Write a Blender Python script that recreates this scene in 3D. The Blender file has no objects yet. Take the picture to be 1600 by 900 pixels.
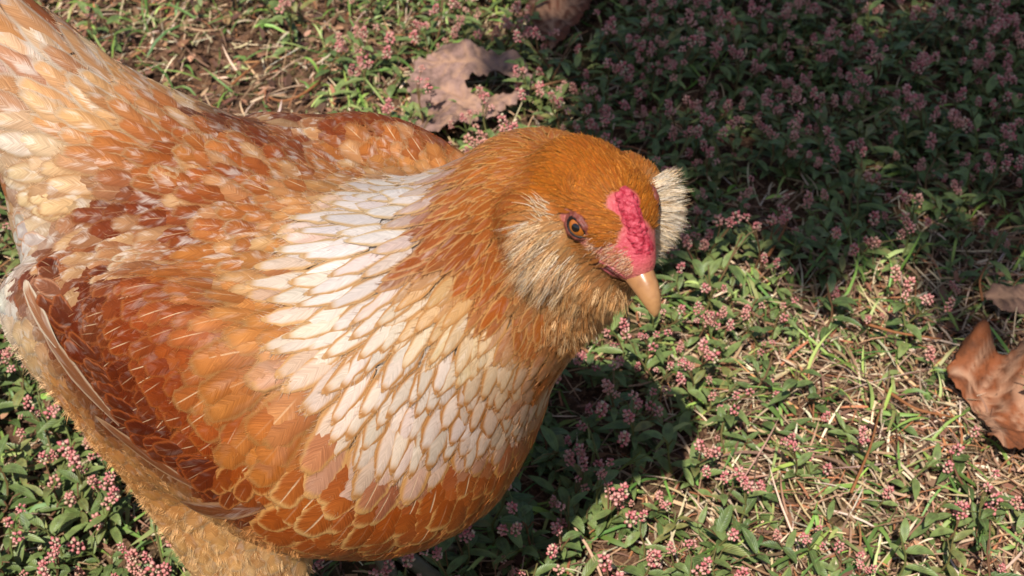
import bpy, bmesh, math, random
import numpy as np
from mathutils import Vector, Matrix, kdtree
from mathutils.geometry import delaunay_2d_cdt
R=np.random.default_rng(7); random.seed(7)
scene=bpy.context.scene; COL=scene.collection
# ================================================================ camera, sky, sun, exposure
SUN=np.array([-.167,-.60,1.0]); SUN/=np.linalg.norm(SUN)          # towards the sun
cam=bpy.data.cameras.new('camera'); camo=bpy.data.objects.new('camera',cam); COL.objects.link(camo)
camo.location=(0,0,.75); camo.rotation_euler=(math.radians(90-42),0,0)
cam.sensor_width=36; cam.lens=36*2198/1600; cam.clip_start=.02; cam.clip_end=400
cam.dof.use_dof=True; cam.dof.focus_distance=.68; cam.dof.aperture_fstop=20
scene.camera=camo
world=bpy.data.worlds.new('World'); scene.world=world; world.use_nodes=True
nt=world.node_tree; nt.nodes.clear()
sky=nt.nodes.new('ShaderNodeTexSky'); sky.sky_type='NISHITA'; sky.sun_disc=False
sky.sun_elevation=math.asin(SUN[2]); sky.sun_rotation=math.atan2(SUN[0],SUN[1])
bg=nt.nodes.new('ShaderNodeBackground'); bg.inputs[1].default_value=.078
wo=nt.nodes.new('ShaderNodeOutputWorld'); nt.links.new(sky.outputs[0],bg.inputs[0]); nt.links.new(bg.outputs[0],wo.inputs[0])
sl=bpy.data.lights.new('sun','SUN'); sl.energy=5.0; sl.angle=math.radians(.55); sl.color=(1,.96,.90)
so=bpy.data.objects.new('sun',sl); COL.objects.link(so); so.location=(-1,-3,5)
so.rotation_euler=Vector(SUN).to_track_quat('Z','Y').to_euler()
vs=scene.view_settings; vs.view_transform='Standard'; vs.look='None'; vs.exposure=0.22; vs.gamma=1
scene.cycles.use_denoising=True; scene.cycles.max_bounces=8; scene.cycles.transparent_max_bounces=16
# ================================================================ helpers
def lin(c):
    c=np.asarray(c,float)/255.; return np.where(c<=.04045,c/12.92,((c+.055)/1.055)**2.4)
class NT:
    def __init__(s,name):
        s.m=bpy.data.materials.new(name); s.m.use_nodes=True; s.t=s.m.node_tree; s.b=s.t.nodes['Principled BSDF']
    def n(s,kind,**kw):
        x=s.t.nodes.new('ShaderNode'+kind)
        for k,v in kw.items(): setattr(x,k,v)
        return x
    def put(s,sock,v):
        if isinstance(v,bpy.types.NodeSocket): s.t.links.new(v,sock)
        elif isinstance(v,(tuple,list,np.ndarray)):
            v=tuple(float(q) for q in v); sock.default_value=v if len(v)==len(sock.default_value) else v+(1.,)
        else: sock.default_value=v
    def math(s,op,a,b=None,c=None,clamp=False):
        x=s.n('Math',operation=op,use_clamp=clamp)
        for i,v in enumerate((a,b,c)):
            if v is not None: s.put(x.inputs[i],v)
        return x.outputs[0]
    def mix(s,f,a,b,mode='MIX'):
        x=s.n('Mix',data_type='RGBA',blend_type=mode); s.put(x.inputs[0],f); s.put(x.inputs[6],a); s.put(x.inputs[7],b); return x.outputs[2]
    def ramp(s,f,lo,hi,a=0.,b=1.,smooth=True):
        x=s.n('MapRange',interpolation_type='SMOOTHSTEP' if smooth else 'LINEAR')
        for i,v in enumerate((f,lo,hi,a,b)): s.put(x.inputs[i],v)
        return x.outputs[0]
    def noise(s,vec,scale,detail=3,rough=.5,dim='3D'):
        x=s.n('TexNoise',noise_dimensions=dim)
        if vec is not None: s.put(x.inputs['Vector'],vec)
        x.inputs['Scale'].default_value=scale; x.inputs['Detail'].default_value=detail; x.inputs['Roughness'].default_value=rough
        return x.outputs[0]
    def attr(s,name,out=0):
        x=s.n('Attribute'); x.attribute_name=name; return x.outputs[out]
    def xyz(s,v):
        x=s.n('SeparateXYZ'); s.put(x.inputs[0],v); return x.outputs
    def comb(s,a,b,c):
        x=s.n('CombineXYZ')
        for i,v in enumerate((a,b,c)): s.put(x.inputs[i],v)
        return x.outputs[0]
    def bump(s,h,strength,dist):
        x=s.n('Bump'); x.inputs['Strength'].default_value=strength; x.inputs['Distance'].default_value=dist; s.put(x.inputs['Height'],h)
        s.t.links.new(x.outputs[0],s.b.inputs['Normal'])
    def coord(s,o='Object'): return s.n('TexCoord').outputs[o]
    def rnd(s): return s.n('ObjectInfo').outputs['Random']
    def done(s,col=None,rough=.6,spec=.4,**kw):
        if col is not None: s.put(s.b.inputs['Base Color'],col)
        s.put(s.b.inputs['Roughness'],rough); s.put(s.b.inputs['Specular IOR Level'],spec)
        for k,v in kw.items(): s.put(s.b.inputs[k.replace('_',' ')],v)
        return s.m
def mesh(name,V,F,attrs=None,smooth=True,mat=None,mats=None,mi=None):
    me=bpy.data.meshes.new(name)
    V=np.ascontiguousarray(V,dtype=np.float32); 
    if isinstance(F,np.ndarray):
        k=F.shape[1]; me.vertices.add(len(V)); me.vertices.foreach_set('co',V.ravel())
        me.loops.add(F.size); me.loops.foreach_set('vertex_index',F.astype(np.int32).ravel())
        me.polygons.add(len(F)); me.polygons.foreach_set('loop_start',np.arange(0,F.size,k,dtype=np.int32))
    else: me.from_pydata(V.tolist(),[],F)
    me.update(calc_edges=True); me.validate()
    if smooth: me.polygons.foreach_set('use_smooth',np.ones(len(me.polygons),dtype=bool))
    for k,v in (attrs or {}).items():
        v=np.asarray(v,np.float32)
        if v.ndim==1: me.attributes.new(k,'FLOAT','POINT').data.foreach_set('value',v)
        elif v.shape[1]==3 and k.startswith('f_'): me.attributes.new(k,'FLOAT_VECTOR','POINT').data.foreach_set('vector',v.ravel())
        else:
            if v.shape[1]==3: v=np.concatenate([v,np.ones((len(v),1),np.float32)],1)
            me.attributes.new(k,'FLOAT_COLOR','POINT').data.foreach_set('color',np.ascontiguousarray(v).ravel())
    for m in (mats or ([mat] if mat else [])): me.materials.append(m)
    if mi is not None: me.polygons.foreach_set('material_index',np.asarray(mi,np.int32))
    return me
def ob(name,me,parent=None,loc=None):
    o=bpy.data.objects.new(name,me); COL.objects.link(o)
    if parent is not None: o.parent=parent
    if loc is not None: o.location=[float(q) for q in loc]
    return o
def tag(o,label=None,cat=None,group=None,kind=None):
    for k,v in (('label',label),('category',cat),('group',group),('kind',kind)):
        if v: o[k]=v
    return o
def tube(pts,rad,n=8,cap=True):
    pts=np.asarray(pts,float); rad=np.broadcast_to(np.asarray(rad,float),(len(pts),)) if np.ndim(rad)<2 else np.asarray(rad)
    T=np.gradient(pts,axis=0); T/=np.linalg.norm(T,axis=1,keepdims=True)
    up=np.array([0,0,1.]) if abs(T[0][2])<.9 else np.array([1.,0,0])
    V=[]
    a=np.linspace(0,2*np.pi,n,endpoint=False)
    for p,t,r in zip(pts,T,rad):
        x=np.cross(up,t); x/=np.linalg.norm(x); y=np.cross(t,x); up=y
        V.append(p+np.outer(np.cos(a),x)*r+np.outer(np.sin(a),y)*r)
    V=np.concatenate(V); F=[]
    for i in range(len(pts)-1):
        for j in range(n): F.append((i*n+j,i*n+(j+1)%n,(i+1)*n+(j+1)%n,(i+1)*n+j))
    if cap: F+= [tuple(range(n))[::-1],tuple(range((len(pts)-1)*n,len(pts)*n))]
    return V,F
def nets(f,lo,hi,h):
    """naive surface nets of an implicit function"""
    ax=[np.arange(lo[i],hi[i]+h,h) for i in range(3)]; sh=tuple(len(a) for a in ax)
    D=np.empty(sh,np.float32)
    for i in range(sh[0]):
        Y,Z=np.meshgrid(ax[1],ax[2],indexing='ij'); D[i]=f(np.stack([np.full_like(Y,ax[0][i]),Y,Z],-1))
    S=D<0; n=tuple(s-1 for s in sh)
    cnt=np.zeros(n,np.float32); acc=np.zeros(n+(3,),np.float32)
    cor=[(a,b,c) for a in (0,1) for b in (0,1) for c in (0,1)]
    sl=lambda o: tuple(slice(o[i],o[i]+n[i]) for i in range(3))
    for a in cor:
        for k in range(3):
            if a[k]: continue
            b=list(a); b[k]=1; da,db=D[sl(a)],D[sl(b)]; m=(da<0)!=(db<0)
            t=np.where(m,da/np.where(m,da-db,1),0)
            for q in range(3): acc[...,q]+=np.where(m,a[q]+(t if q==k else 0),0)
            cnt+=m
    act=cnt>0; idx=-np.ones(n,np.int64); ii=np.argwhere(act); idx[act]=np.arange(len(ii))
    V=np.asarray(lo)+(ii+acc[act]/cnt[act][:,None])*h
    F=[]
    for k in range(3):
        u,v=(k+1)%3,(k+2)%3
        a=[slice(None)]*3; b=[slice(None)]*3; a[k]=slice(0,-1); b[k]=slice(1,None)
        m=S[tuple(a)]!=S[tuple(b)]; e=np.argwhere(m)
        e=e[(e[:,u]>0)&(e[:,v]>0)&(e[:,u]<sh[u]-1)&(e[:,v]<sh[v]-1)]
        ins=S[tuple(a)][tuple(e.T)]
        def c(du,dv):
            q=e.copy(); q[:,u]+=du; q[:,v]+=dv; return idx[tuple(q.T)]
        Q=np.stack([c(-1,-1),c(0,-1),c(0,0),c(-1,0)],1); Q[~ins]=Q[~ins][:,::-1]; F.append(Q)
    return V,np.concatenate(F)
def wnoise(P,s,seed=0):
    """cheap smooth value noise from sines, about -1..1"""
    P=np.asarray(P,float)*s; r=np.random.default_rng(seed); o=0
    for i in range(5):
        k=r.normal(size=P.shape[-1]); k*=(1+.5*i)/np.linalg.norm(k); o=o+np.sin(P@k*2+r.uniform(0,6.28)+1.3*np.sin(P@k[::-1]+i))
    return o/3
# ---------------------------------------------------------------- camera model
NIT=60; CAM_H=0.75; PITCH=math.radians(42.0); FPX=2198.0
CF=np.array([0,math.cos(PITCH),-math.sin(PITCH)]); CU=np.array([0,math.sin(PITCH),math.cos(PITCH)]); CR=np.array([1.0,0,0])
CO=np.array([0,0,CAM_H])
def unproj(px,py,d):
    return CO+CF*d+CR*((px-800)/FPX*d)+CU*((450-py)/FPX*d)
def proj(P):
    Q=np.asarray(P,float)-CO; d=Q@CF
    return np.stack([800+FPX*(Q@CR)/d,450-FPX*(Q@CU)/d,d],-1)
# ---------------------------------------------------------------- hen shape
HO=np.array([-.125,.54,0.]); HA=math.radians(-36)
HF=np.array([math.cos(HA),math.sin(HA),0]); HL=np.array([-math.sin(HA),math.cos(HA),0]); HZ=np.array([0,0,1.])
def hp(f,l,z): return HO+HF*f+HL*l+HZ*z
HTIP=unproj(1026,487,.545)                                # tip of the beak
_y,_p=math.radians(29),math.radians(12)
HB=np.array([math.sin(_y)*math.cos(_p),-math.cos(_y)*math.cos(_p),-math.sin(_p)])  # beak direction
HR=np.cross(HB,HZ); HR/=np.linalg.norm(HR); HU=np.cross(HR,HB)  # right side, up
HM=HTIP-HB*.041+HU*.0135                                  # middle of the head at the eyes
def hd(b,r,u): return HM+HB*b+HR*r+HU*u
def frame(fwd,up=HZ):
    f=np.asarray(fwd,float); f=f/np.linalg.norm(f); l=np.cross(up,f); l/=np.linalg.norm(l); return np.stack([f,l,np.cross(f,l)])
def ell(P,c,r,R):
    q=(P-c)@R.T; r=np.asarray(r,float)
    k0=np.linalg.norm(q/r,axis=-1)+1e-9; k1=np.linalg.norm(q/(r*r),axis=-1)+1e-9
    return k0*(k0-1)/k1
def cone(P,a,b,r1,r2):
    a=np.asarray(a);ba=np.asarray(b)-a; h=np.clip(((P-a)@ba)/(ba@ba),0,1)
    return np.linalg.norm(P-a-h[...,None]*ba,axis=-1)-(r1+(r2-r1)*h)
def smin(a,b,k):
    h=np.clip(.5+.5*(b-a)/k,0,1); return b+(a-b)*h-k*h*(1-h)
def hfr(pitch,yaw=0):
    p=math.radians(pitch);y=math.radians(yaw)
    fw=HF*math.cos(p)*math.cos(y)+HL*math.cos(p)*math.sin(y)+HZ*math.sin(p)
    return frame(fw)
HEADFR=np.stack([HB,-HR,HU])
PR=[]
def E(c,r,R,k): PR.append((ell,(c,r,R),k))
def C(a,b,r1,r2,k): PR.append((cone,(a,b,r1,r2),k))
def build_prims():
    PR.clear()
    E(hp(-.005,0,.243),(.125,.09,.085),hfr(-8),.01)        # torso
    E(hp(.072,0,.236),(.071,.078,.079),hfr(0),.04)           # breast
    E(hp(-.095,0,.25),(.06,.055,.05),hfr(-25),.04)         # fluff at the rear
    C(hp(-.08,0,.275),hp(-.2,0,.34),.05,.03,.04)           # saddle to tail
    C(hp(.07,-.005,.255),hd(-.040,.003,-.053),.08,.040,.04)   # neck cape
    C(hd(-.038,.002,-.051),hd(-.014,0,-.014),.034,.021,.025)
    C(hd(-.008,0,-.034),hp(.090,-.002,.265),.018,.054,.02)
    E(hd(-.012,0,-.003),(.029,.0195,.0190),HEADFR,.012)     # skull
    E(hd(-.002,.0,.004),(.020,.0180,.0130),HEADFR,.006)      # brow
    E(hd(.013,0,-.004),(.017,.0105,.0125),HEADFR,.008)      # face
    for s in (1,-1):
        E(hd(-.014,s*.0235,-.015),(.019,.012,.0165),HEADFR,.006)      # muff
        C(hp(-.02,-s*.045,.205),hp(.008,-s*.05,.1),.051,.032,.012)  # thigh
        E(hp(.038,-s*.078,.267),(.08,.028,.06),hfr(-12,s*3),.032)   # shoulder of the folded wing
        E(hp(-.032,-s*.076,.248),(.074,.02,.050),hfr(-10,s*7),.024) # its tip
    E(hd(.001,0,-.028),(.018,.015,.0155),HEADFR,.012)           # beard
build_prims()
def sdf(P):
    d=None
    for fn,a,k in PR:
        e=fn(P,*a); d=e if d is None else smin(d,e,k)
    return d
def grad(P,h=.0015):
    g=np.stack([sdf(P+np.eye(3)[i]*h)-sdf(P-np.eye(3)[i]*h) for i in range(3)],-1)
    return g/(np.linalg.norm(g,axis=-1,keepdims=True)+1e-12)
def cast(px,py,far=1.3):
    px=np.atleast_1d(np.asarray(px,float)); py=np.atleast_1d(np.asarray(py,float))
    D=CF+CR*((px-800)/FPX)[...,None]+CU*((450-py)/FPX)[...,None]; D/=np.linalg.norm(D,axis=-1,keepdims=True)
    t=np.full(px.shape,.42)
    for i in range(NIT):
        t=t+np.clip(sdf(CO+D*t[...,None]),-.02,.02)*.8
    P=CO+D*t[...,None]; hit=(np.abs(sdf(P))<.002)&(t<far)
    return P,hit
# ================================================================ HEN: skin
HLOC=HO.copy()
bv,bf=nets(sdf,(-.42,.33,.04),(.16,.80,.45),.004)
bm=bmesh.new()
for v in bv: bm.verts.new(v)
bm.verts.ensure_lookup_table()
for f in bf:
    try: bm.faces.new([bm.verts[i] for i in f])
    except ValueError: pass
for rad in (.062,.05):
    es=[e for e in bm.edges if (((e.verts[0].co+e.verts[1].co)/2)-Vector(HM+HB*.01)).length<rad]
    bmesh.ops.subdivide_edges(bm,edges=es,cuts=1,use_grid_fill=True)
bmesh.ops.triangulate(bm,faces=[f for f in bm.faces if len(f.verts)>4])
bm.normal_update()
BV=np.array([v.co[:] for v in bm.verts])
near=np.linalg.norm(BV-HM,axis=1)<.07
Q=BV[near]
for _ in range(2): Q=Q-grad(Q)*sdf(Q)[:,None]
BV[near]=Q
bmesh.ops.triangulate(bm,faces=bm.faces[:])
BF=np.array([[v.index for v in f.verts] for f in bm.faces]); bm.free()
def surf(n,seed,w=None):
    r=np.random.default_rng(seed); t=BV[BF]; nn=np.cross(t[:,1]-t[:,0],t[:,2]-t[:,0]); a=np.linalg.norm(nn,axis=1)
    ww=a if w is None else a*w(t.mean(1)); i=r.choice(len(BF),n,p=ww/ww.sum())
    u,v=r.random(n),r.random(n); f=u+v>1; u[f]=1-u[f]; v[f]=1-v[f]
    return t[i,0]+u[:,None]*(t[i,1]-t[i,0])+v[:,None]*(t[i,2]-t[i,0]), nn[i]/a[i][:,None]
# ---- what grows where: pixel on the hen, way the feathers lie, vane colour, edge colour, length, width (mm), pointedness, shaft, outline, white flecks, mirrored
AN=[
# crown and nape
(985,262,-0.9,-0.3,(192,112,36),(205,128,46),8,2.6,0.8,0,0,0),(935,255,-1,-0.2,(190,108,34),(205,129,49),8,2.6,0.8,0,0,0),
(880,235,-1,0,(192,112,38),(207,132,52),9,3,0.8,0,0,0),(860,290,-1,0.12,(196,114,34),(210,134,51),9,3,0.8,0,0,0),
(940,320,-1,-0.2,(196,116,36),(210,134,53),6,2,0.8,0,0,0),(1012,300,0.3,-0.9,(188,108,36),(203,128,49),6,2,0.8,0,0,0),
(800,250,-0.95,0.3,(190,112,44),(217,158,92),17,4.5,1,0.1,0.6,0.15),(795,320,-0.85,0.5,(170,92,32),(204,141,77),16,4.6,1,0.1,0.6,0.05),
(765,285,-0.85,0.5,(178,102,40),(217,167,112),22,5.5,1,0.1,0.7,0.2),
# cheek and front of the neck
(850,380,-0.75,0.6,(206,158,108),(217,175,129),9,3,0.7,0,0,0),(860,440,-0.7,0.7,(178,130,84),(198,151,104),10,3,0.7,0,0,0),
(930,470,-0.3,0.9,(205,158,112),(217,173,127),10,3,0.7,0,0,0),(905,512,-0.2,1,(196,132,76),(209,150,93),10,4,0.7,0,0,0),
(830,500,-0.25,0.95,(186,106,46),(216,156,99),22,7,0.9,0.1,0.6,0.1),(860,580,-0.1,1,(188,108,48),(199,125,63),20,9,0.6,0.1,0.2,0),
(780,430,-0.5,0.85,(180,98,38),(214,154,96),22,6,1,0.1,0.6,0.1),(770,380,-0.55,0.8,(176,96,38),(211,150,92),22,6,1,0.1,0.6,0.1),
# brown of the hackle
(735,350,-0.65,0.75,(158,82,32),(206,150,99),26,6.5,1,0.15,0.7,0.15),(690,385,-0.75,0.65,(160,86,40),(209,159,116),24,8,0.85,0.15,0.8,0.3),
(715,450,-0.6,0.8,(222,176,124),(216,159,102),26,8,0.95,0.15,0.9,0.35),(700,490,-0.5,0.85,(238,212,180),(223,176,127),28,8.5,0.95,0.2,1,0.3),(770,520,-0.35,0.95,(234,200,162),(217,164,110),26,8.5,0.85,0.2,0.8,0.3),
# white of the hackle
(600,345,-1,0.1,(231,217,209),(218,184,143),40,10.45,0.85,0.25,0.8,0.3,1),(660,325,-0.95,0.05,(231,217,209),(221,188,148),36,10.45,0.8,0.2,0.6,0.3,1),
(560,390,-1,0.22,(233,219,210),(216,179,136),42,11.4,0.85,0.25,0.8,0.3),(548,412,-1,0.25,(230,211,192),(214,166,116),40,12.36,0.8,0.25,0.7,0.2),
(600,430,-0.8,0.6,(233,217,207),(212,169,122),38,10.45,0.9,0.2,0.9,0.25),(565,500,-0.8,0.55,(230,208,190),(212,165,115),38,12.36,0.85,0.2,0.8,0.2),
(630,520,-0.5,0.85,(228,208,192),(205,153,101),32,9.98,0.9,0.2,1,0.2),(592,560,-0.5,0.85,(226,203,182),(207,152,98),34,11.4,0.85,0.2,0.9,0.15),
(690,560,-0.3,0.95,(226,205,189),(201,146,93),28,9.5,0.9,0.2,1,0.2),(640,640,-0.35,0.95,(226,201,182),(205,150,96),30,10.93,0.8,0.2,1,0.15),
(740,620,-0.15,1,(225,201,186),(198,140,84),27,9.98,0.8,0.25,1,0.15),(790,590,0,1,(216,178,144),(192,126,68),26,9.5,0.8,0.2,0.9,0.15),
(812,625,0,1,(218,186,160),(192,125,64),26,9.98,0.75,0.2,0.9,0.1),
# breast
(835,660,-0.1,1,(167.2,90.16,34),(204,136,72),24,13,0.2,0.5,0.45,0),(780,720,-0.2,0.98,(176.7,92,32.3),(224,160,92),27,17,0.1,0.8,0.45,0),
(700,745,-0.3,0.95,(184.3,97.52,35.7),(230,172,106),30,19,0.05,1,0.45,0),(610,770,-0.45,0.9,(186.2,97.52,35.7),(232,176,112),32,20,0.05,1,0.45,0),
(520,740,-0.55,0.83,(190,104.88,42.5),(232,178,116),32,20,0.05,1,0.45,0),(480,800,-0.65,0.75,(180.5,92,32.3),(224,162,98),30,18,0.05,1,0.45,0),
(600,845,-0.5,0.8,(174.8,88.32,30.6),(218,152,84),28,18,0.05,0.8,0.45,0),(740,800,-0.3,0.9,(171,90.16,34),(222,162,98),26,16,0.05,0.7,0.45,0),
(450,660,-0.65,0.75,(201.4,125.12,59.5),(218,155,91),34,20,0.1,0.8,0.04,0.05),(400,570,-0.85,0.5,(204,126,64),(222,163,101),34,19,0.15,0.8,0.04,0.08),
(400,720,-0.75,0.65,(178.6,90.16,32.3),(222,158,94),26,15,0.05,1,0.45,0),(430,620,-0.75,0.6,(209,136.16,69.7),(222,163,101),34,20,0.15,0.7,0.04,0.05),
(455,500,-0.9,0.4,(218,146,82),(226,168,108),28,15,0.3,0.6,0.04,0.1),(430,450,-0.97,0.25,(216,146,84),(227,171,113),28,15,0.3,0.6,0.04,0.2),(470,390,-1,0.12,(218,152,92),(229,178,123),28,14,0.3,0.6,0.04,0.25),(500,340,-1,0.02,(222,160,104),(232,185,134),28,14,0.3,0.5,0.04,0.3),
# wing coverts
(330,520,-0.95,0.3,(167,83,32),(202,115,54),25.2,13.12,0.15,0.96,0.04,0.09),(250,480,-0.97,0.25,(149,67,24),(183,104,52),25.2,12.3,0.15,0.88,0.3,0.15),
(170,450,-0.95,0.3,(117,48,15),(173,93,46),25.2,13.12,0.1,0.4,0.3,0.18),(100,420,-0.85,0.5,(113,45,15),(169,89,45),28.56,14.76,0.1,0.16,0.3,0.3),
(130,540,-0.85,0.55,(113,45,14),(165,85,37),23.52,12.3,0.1,0.4,0.3,0.12),(210,580,-0.85,0.5,(115,46,14),(169,86,40),21.84,11.48,0.1,0.8,0.3,0.06),
(300,600,-0.85,0.5,(147,65,23),(180,97,44),21.84,10.66,0.1,0.96,0.3,0.03),(350,660,-0.8,0.6,(153,70,25),(182,101,46),20.16,10.66,0.1,0.96,0.3,0.02),
(250,670,-0.8,0.6,(108,41,13),(159,78,34),20.16,10.66,0.1,0.72,0.3,0.07),(330,730,-0.75,0.65,(108,43,14),(160,80,36),18.48,9.84,0.1,0.72,0.3,0.05),
(180,640,-0.75,0.65,(100,40,13),(153,77,37),21.84,11.48,0.1,0.32,0.3,0.15),(370,770,-0.7,0.7,(115,48,17),(169,87,40),18.48,10.66,0.1,0.64,0.3,0.01),
(60,380,-0.8,0.4,(219,210,201),(220,167,132),25.2,13.94,0.1,0.16,0.3,0.54),(330,430,-0.97,0.18,(206,124,62),(235,157,92),28.56,14.76,0.2,0.72,0.04,0.27),
(255,400,-0.97,0.15,(214,160,116),(245,213,175),26,13,0.3,0.16,0.3,0.7),(140,405,-0.95,0.2,(182,114,72),(224,174,134),26,14,0.3,0.16,0.3,0.7),
(380,620,-0.8,0.55,(177,93,40),(206,146,89),26,14,0.1,0.8,0.2,0.05),
# back
(240,350,-0.97,0.15,(127,56,23),(176,101,56),26.52,14.44,0.15,0.3,0.1,0.52),(320,370,-1,0.1,(150,74,33),(198,129,78),26.52,13.68,0.15,0.5,0.1,0.52),
(420,400,-1,0.15,(207,135,74),(230,180,127),28.08,13.68,0.2,0.7,0.1,0.52),(440,330,-1,0,(194,117,59),(225,172,121),28.08,13.68,0.2,0.8,0.1,0.46),
(360,310,-1,-0.05,(179,97,47),(213,148,95),26.52,13.68,0.15,0.6,0.1,0.39),(290,270,-1,-0.15,(184,106,54),(218,162,113),26.52,13.68,0.15,0.4,0.1,0.39),
(560,270,-0.95,-0.25,(197,122,66),(228,181,135),28.08,13.68,0.25,0.9,0.1,0.52,1),(640,255,-0.75,-0.6,(199,124,67),(229,181,135),26.52,12.92,0.25,0.9,0.1,0.39,1),
(480,235,-0.92,-0.35,(184,104,52),(218,157,107),28.08,14.44,0.15,0.9,0.1,0.39,1),(560,210,-0.8,-0.5,(148,73,33),(199,133,83),26.52,14.44,0.15,0.9,0.1,0.13,1),
(700,245,-0.55,-0.8,(142,66,29),(193,124,73),23.4,12.92,0.15,0.8,0.1,0.07,1),(400,205,-0.95,-0.3,(102,42,20),(152,84,48),28.08,15.2,0.1,0.5,0.1,0.13,1),
(640,212,-0.6,-0.7,(135,62,27),(187,119,70),24.96,13.68,0.1,0.8,0.1,0.07,1),
(340,203,-.97,-.25,(104,46,26),(160,92,56),28,15,.1,.4,.15,.1,1),(460,200,-.93,-.3,(116,52,28),(176,106,66),28,15,.1,.5,.15,.1,1),(210,335,-.97,.1,(128,58,24),(180,108,62),26,14,.1,.3,.15,.2),(290,340,-1,.05,(140,66,28),(196,126,76),26,14,.1,.4,.15,.25),(380,250,-.97,-.15,(206,132,74),(238,194,144),26,14,.2,.6,.1,.4),
# saddle
(230,250,-0.97,-0.2,(212,138,80),(234,191,144),41.76,13.72,0.45,0.3,0.16,0.4),(160,220,-0.93,-0.35,(222,158,102),(238,200,158),44.08,15.16,0.45,0.2,0.16,0.45),
(180,300,-1,-0.05,(236,196,150),(222,164,110),39.44,15.16,0.45,0.2,0.16,0.5),(110,290,-1,0.1,(238,204,162),(222,167,116),39.44,15.88,0.45,0.2,0.16,0.5),
(60,270,-1,-0.1,(236,206,172),(220,166,119),44.08,15.88,0.45,0.2,0.16,0.5),(120,180,-0.9,-0.45,(230,178,128),(243,216,189),46.4,15.88,0.45,0.2,0.16,0.5),
(40,320,-1,0.2,(222,176,130),(209,147,95),39.44,15.88,0.45,0.2,0.16,0.4),(50,200,-0.92,-0.3,(214,146,94),(240,212,185),69.6,24.55,0.45,0.2,0.1,0.5),(60,90,-0.8,-0.55,(222,164,112),(243,217,190),74.24,24.55,0.45,0.2,0.1,0.5),
(15,130,-0.92,-0.35,(190,108,58),(230,190,156),69.6,25.99,0.45,0.2,0.16,0.2),(75,150,-0.9,-0.4,(196,116,64),(234,201,171),58,20.22,0.45,0.2,0.16,0.3),(15,200,-0.95,-0.3,(240,214,184),(246,228,206),64.96,24.55,0.45,0.2,0.16,0.6),(25,275,-1,-0.2,(200,124,72),(232,194,158),58,21.66,0.45,0.2,0.16,0.3),(95,235,-1,-0.2,(246,228,204),(233,193,151),46.4,17.33,0.45,0.2,0.16,0.5),(125,112,-0.85,-0.5,(240,208,172),(248,234,215),51.04,15.88,0.45,0.2,0.16,0.6),(205,170,-0.9,-0.4,(226,176,128),(245,226,203),41.76,13.72,0.45,0.2,0.16,0.6),
# thigh and fluff
(230,745,-0.1,1,(229,162,97),(241,193,141),24,16,.2,0,0,.1),(130,640,-0.35,0.9,(229,160,95),(243,197,147),24,16,.2,0,0,.2),
(70,560,-0.5,0.8,(239,192,142),(247,225,194),26,16,.2,0,0,.4),(330,830,0.05,1,(232,174,113),(245,210,163),24,15,.2,0,0,.2),
(400,870,0.15,1,(236,182,123),(247,215,172),22,14,.2,0,0,.2),(440,850,0.3,0.95,(216,142,78),(237,181,125),22,14,.2,0,0,.1),
(105,605,-0.45,0.85,(229,160,95),(243,197,147),22,14,.2,0,0,.2),(165,680,-0.3,0.92,(229,160,95),(243,197,147),22,14,.2,0,0,.2),(225,728,-0.15,1,(227,158,94),(241,193,141),22,14,.2,0,0,.2),(290,778,-0.05,1,(229,162,97),(243,197,145),22,14,.2,0,0,.2),(345,808,0.05,1,(231,168,106),(243,201,150),22,14,.2,0,0,.2),(60,535,-0.5,0.8,(242,201,155),(249,229,201),24,15,.2,0,0,.4),(30,450,-0.6,0.7,(250,242,227),(250,248,244),24,15,.2,0,0,.5),
(25,470,-0.7,0.6,(250,231,209),(250,242,233),28,16,.2,0,0,.5)]
MIR=np.eye(3)-2*np.outer(HL,HL); MIRH=np.eye(3)-2*np.outer(HR,HR)
def mirror(P,V=None):
    P=np.atleast_2d(P); w=np.clip((.09-np.linalg.norm(P-HM,axis=1))/.03,0,1)[:,None]
    a=(P-HO)@MIR.T+HO; b=(P-HM)@MIRH.T+HM
    if V is None: return a*(1-w)+b*w
    return a*(1-w)+b*w,(V@MIR.T)*(1-w)+(V@MIRH.T)*w
A=np.array([a[:4] for a in AN],float)
AP,ah=cast(A[:,0],A[:,1]); AN3=grad(AP)
for a,h in zip(AN,ah):
    if not h: print('anchor off the hen',a[:2])
d3=CR*A[:,2:3]-CU*A[:,3:4]                       # lie in the picture plane, then laid into the surface along the line of sight
vd=AP-CO; vd/=np.linalg.norm(vd,axis=1,keepdims=True)
d3=d3-vd*((d3*AN3).sum(1)/np.minimum((vd*AN3).sum(1),-.25))[:,None]; d3/=np.linalg.norm(d3,axis=1,keepdims=True)
sat=lambda c: np.clip(c*(c/c.max())**.13*np.array([1,1+.06*(1-c.min()/c.max()),1.02])*(1-.07*(1-c.min()/c.max())),0,1)
AC=np.array([np.concatenate([sat(lin(a[4])),sat(lin(a[5])),a[6:12]]) for a in AN]); nomir=np.array([len(a)>12 for a in AN])
mp,md=mirror(AP,d3)
keep=ah&~nomir
AP2=np.concatenate([AP[ah],mp[keep]]); AD2=np.concatenate([d3[ah],md[keep]]); AC2=np.concatenate([AC[ah],AC[keep]])
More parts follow.
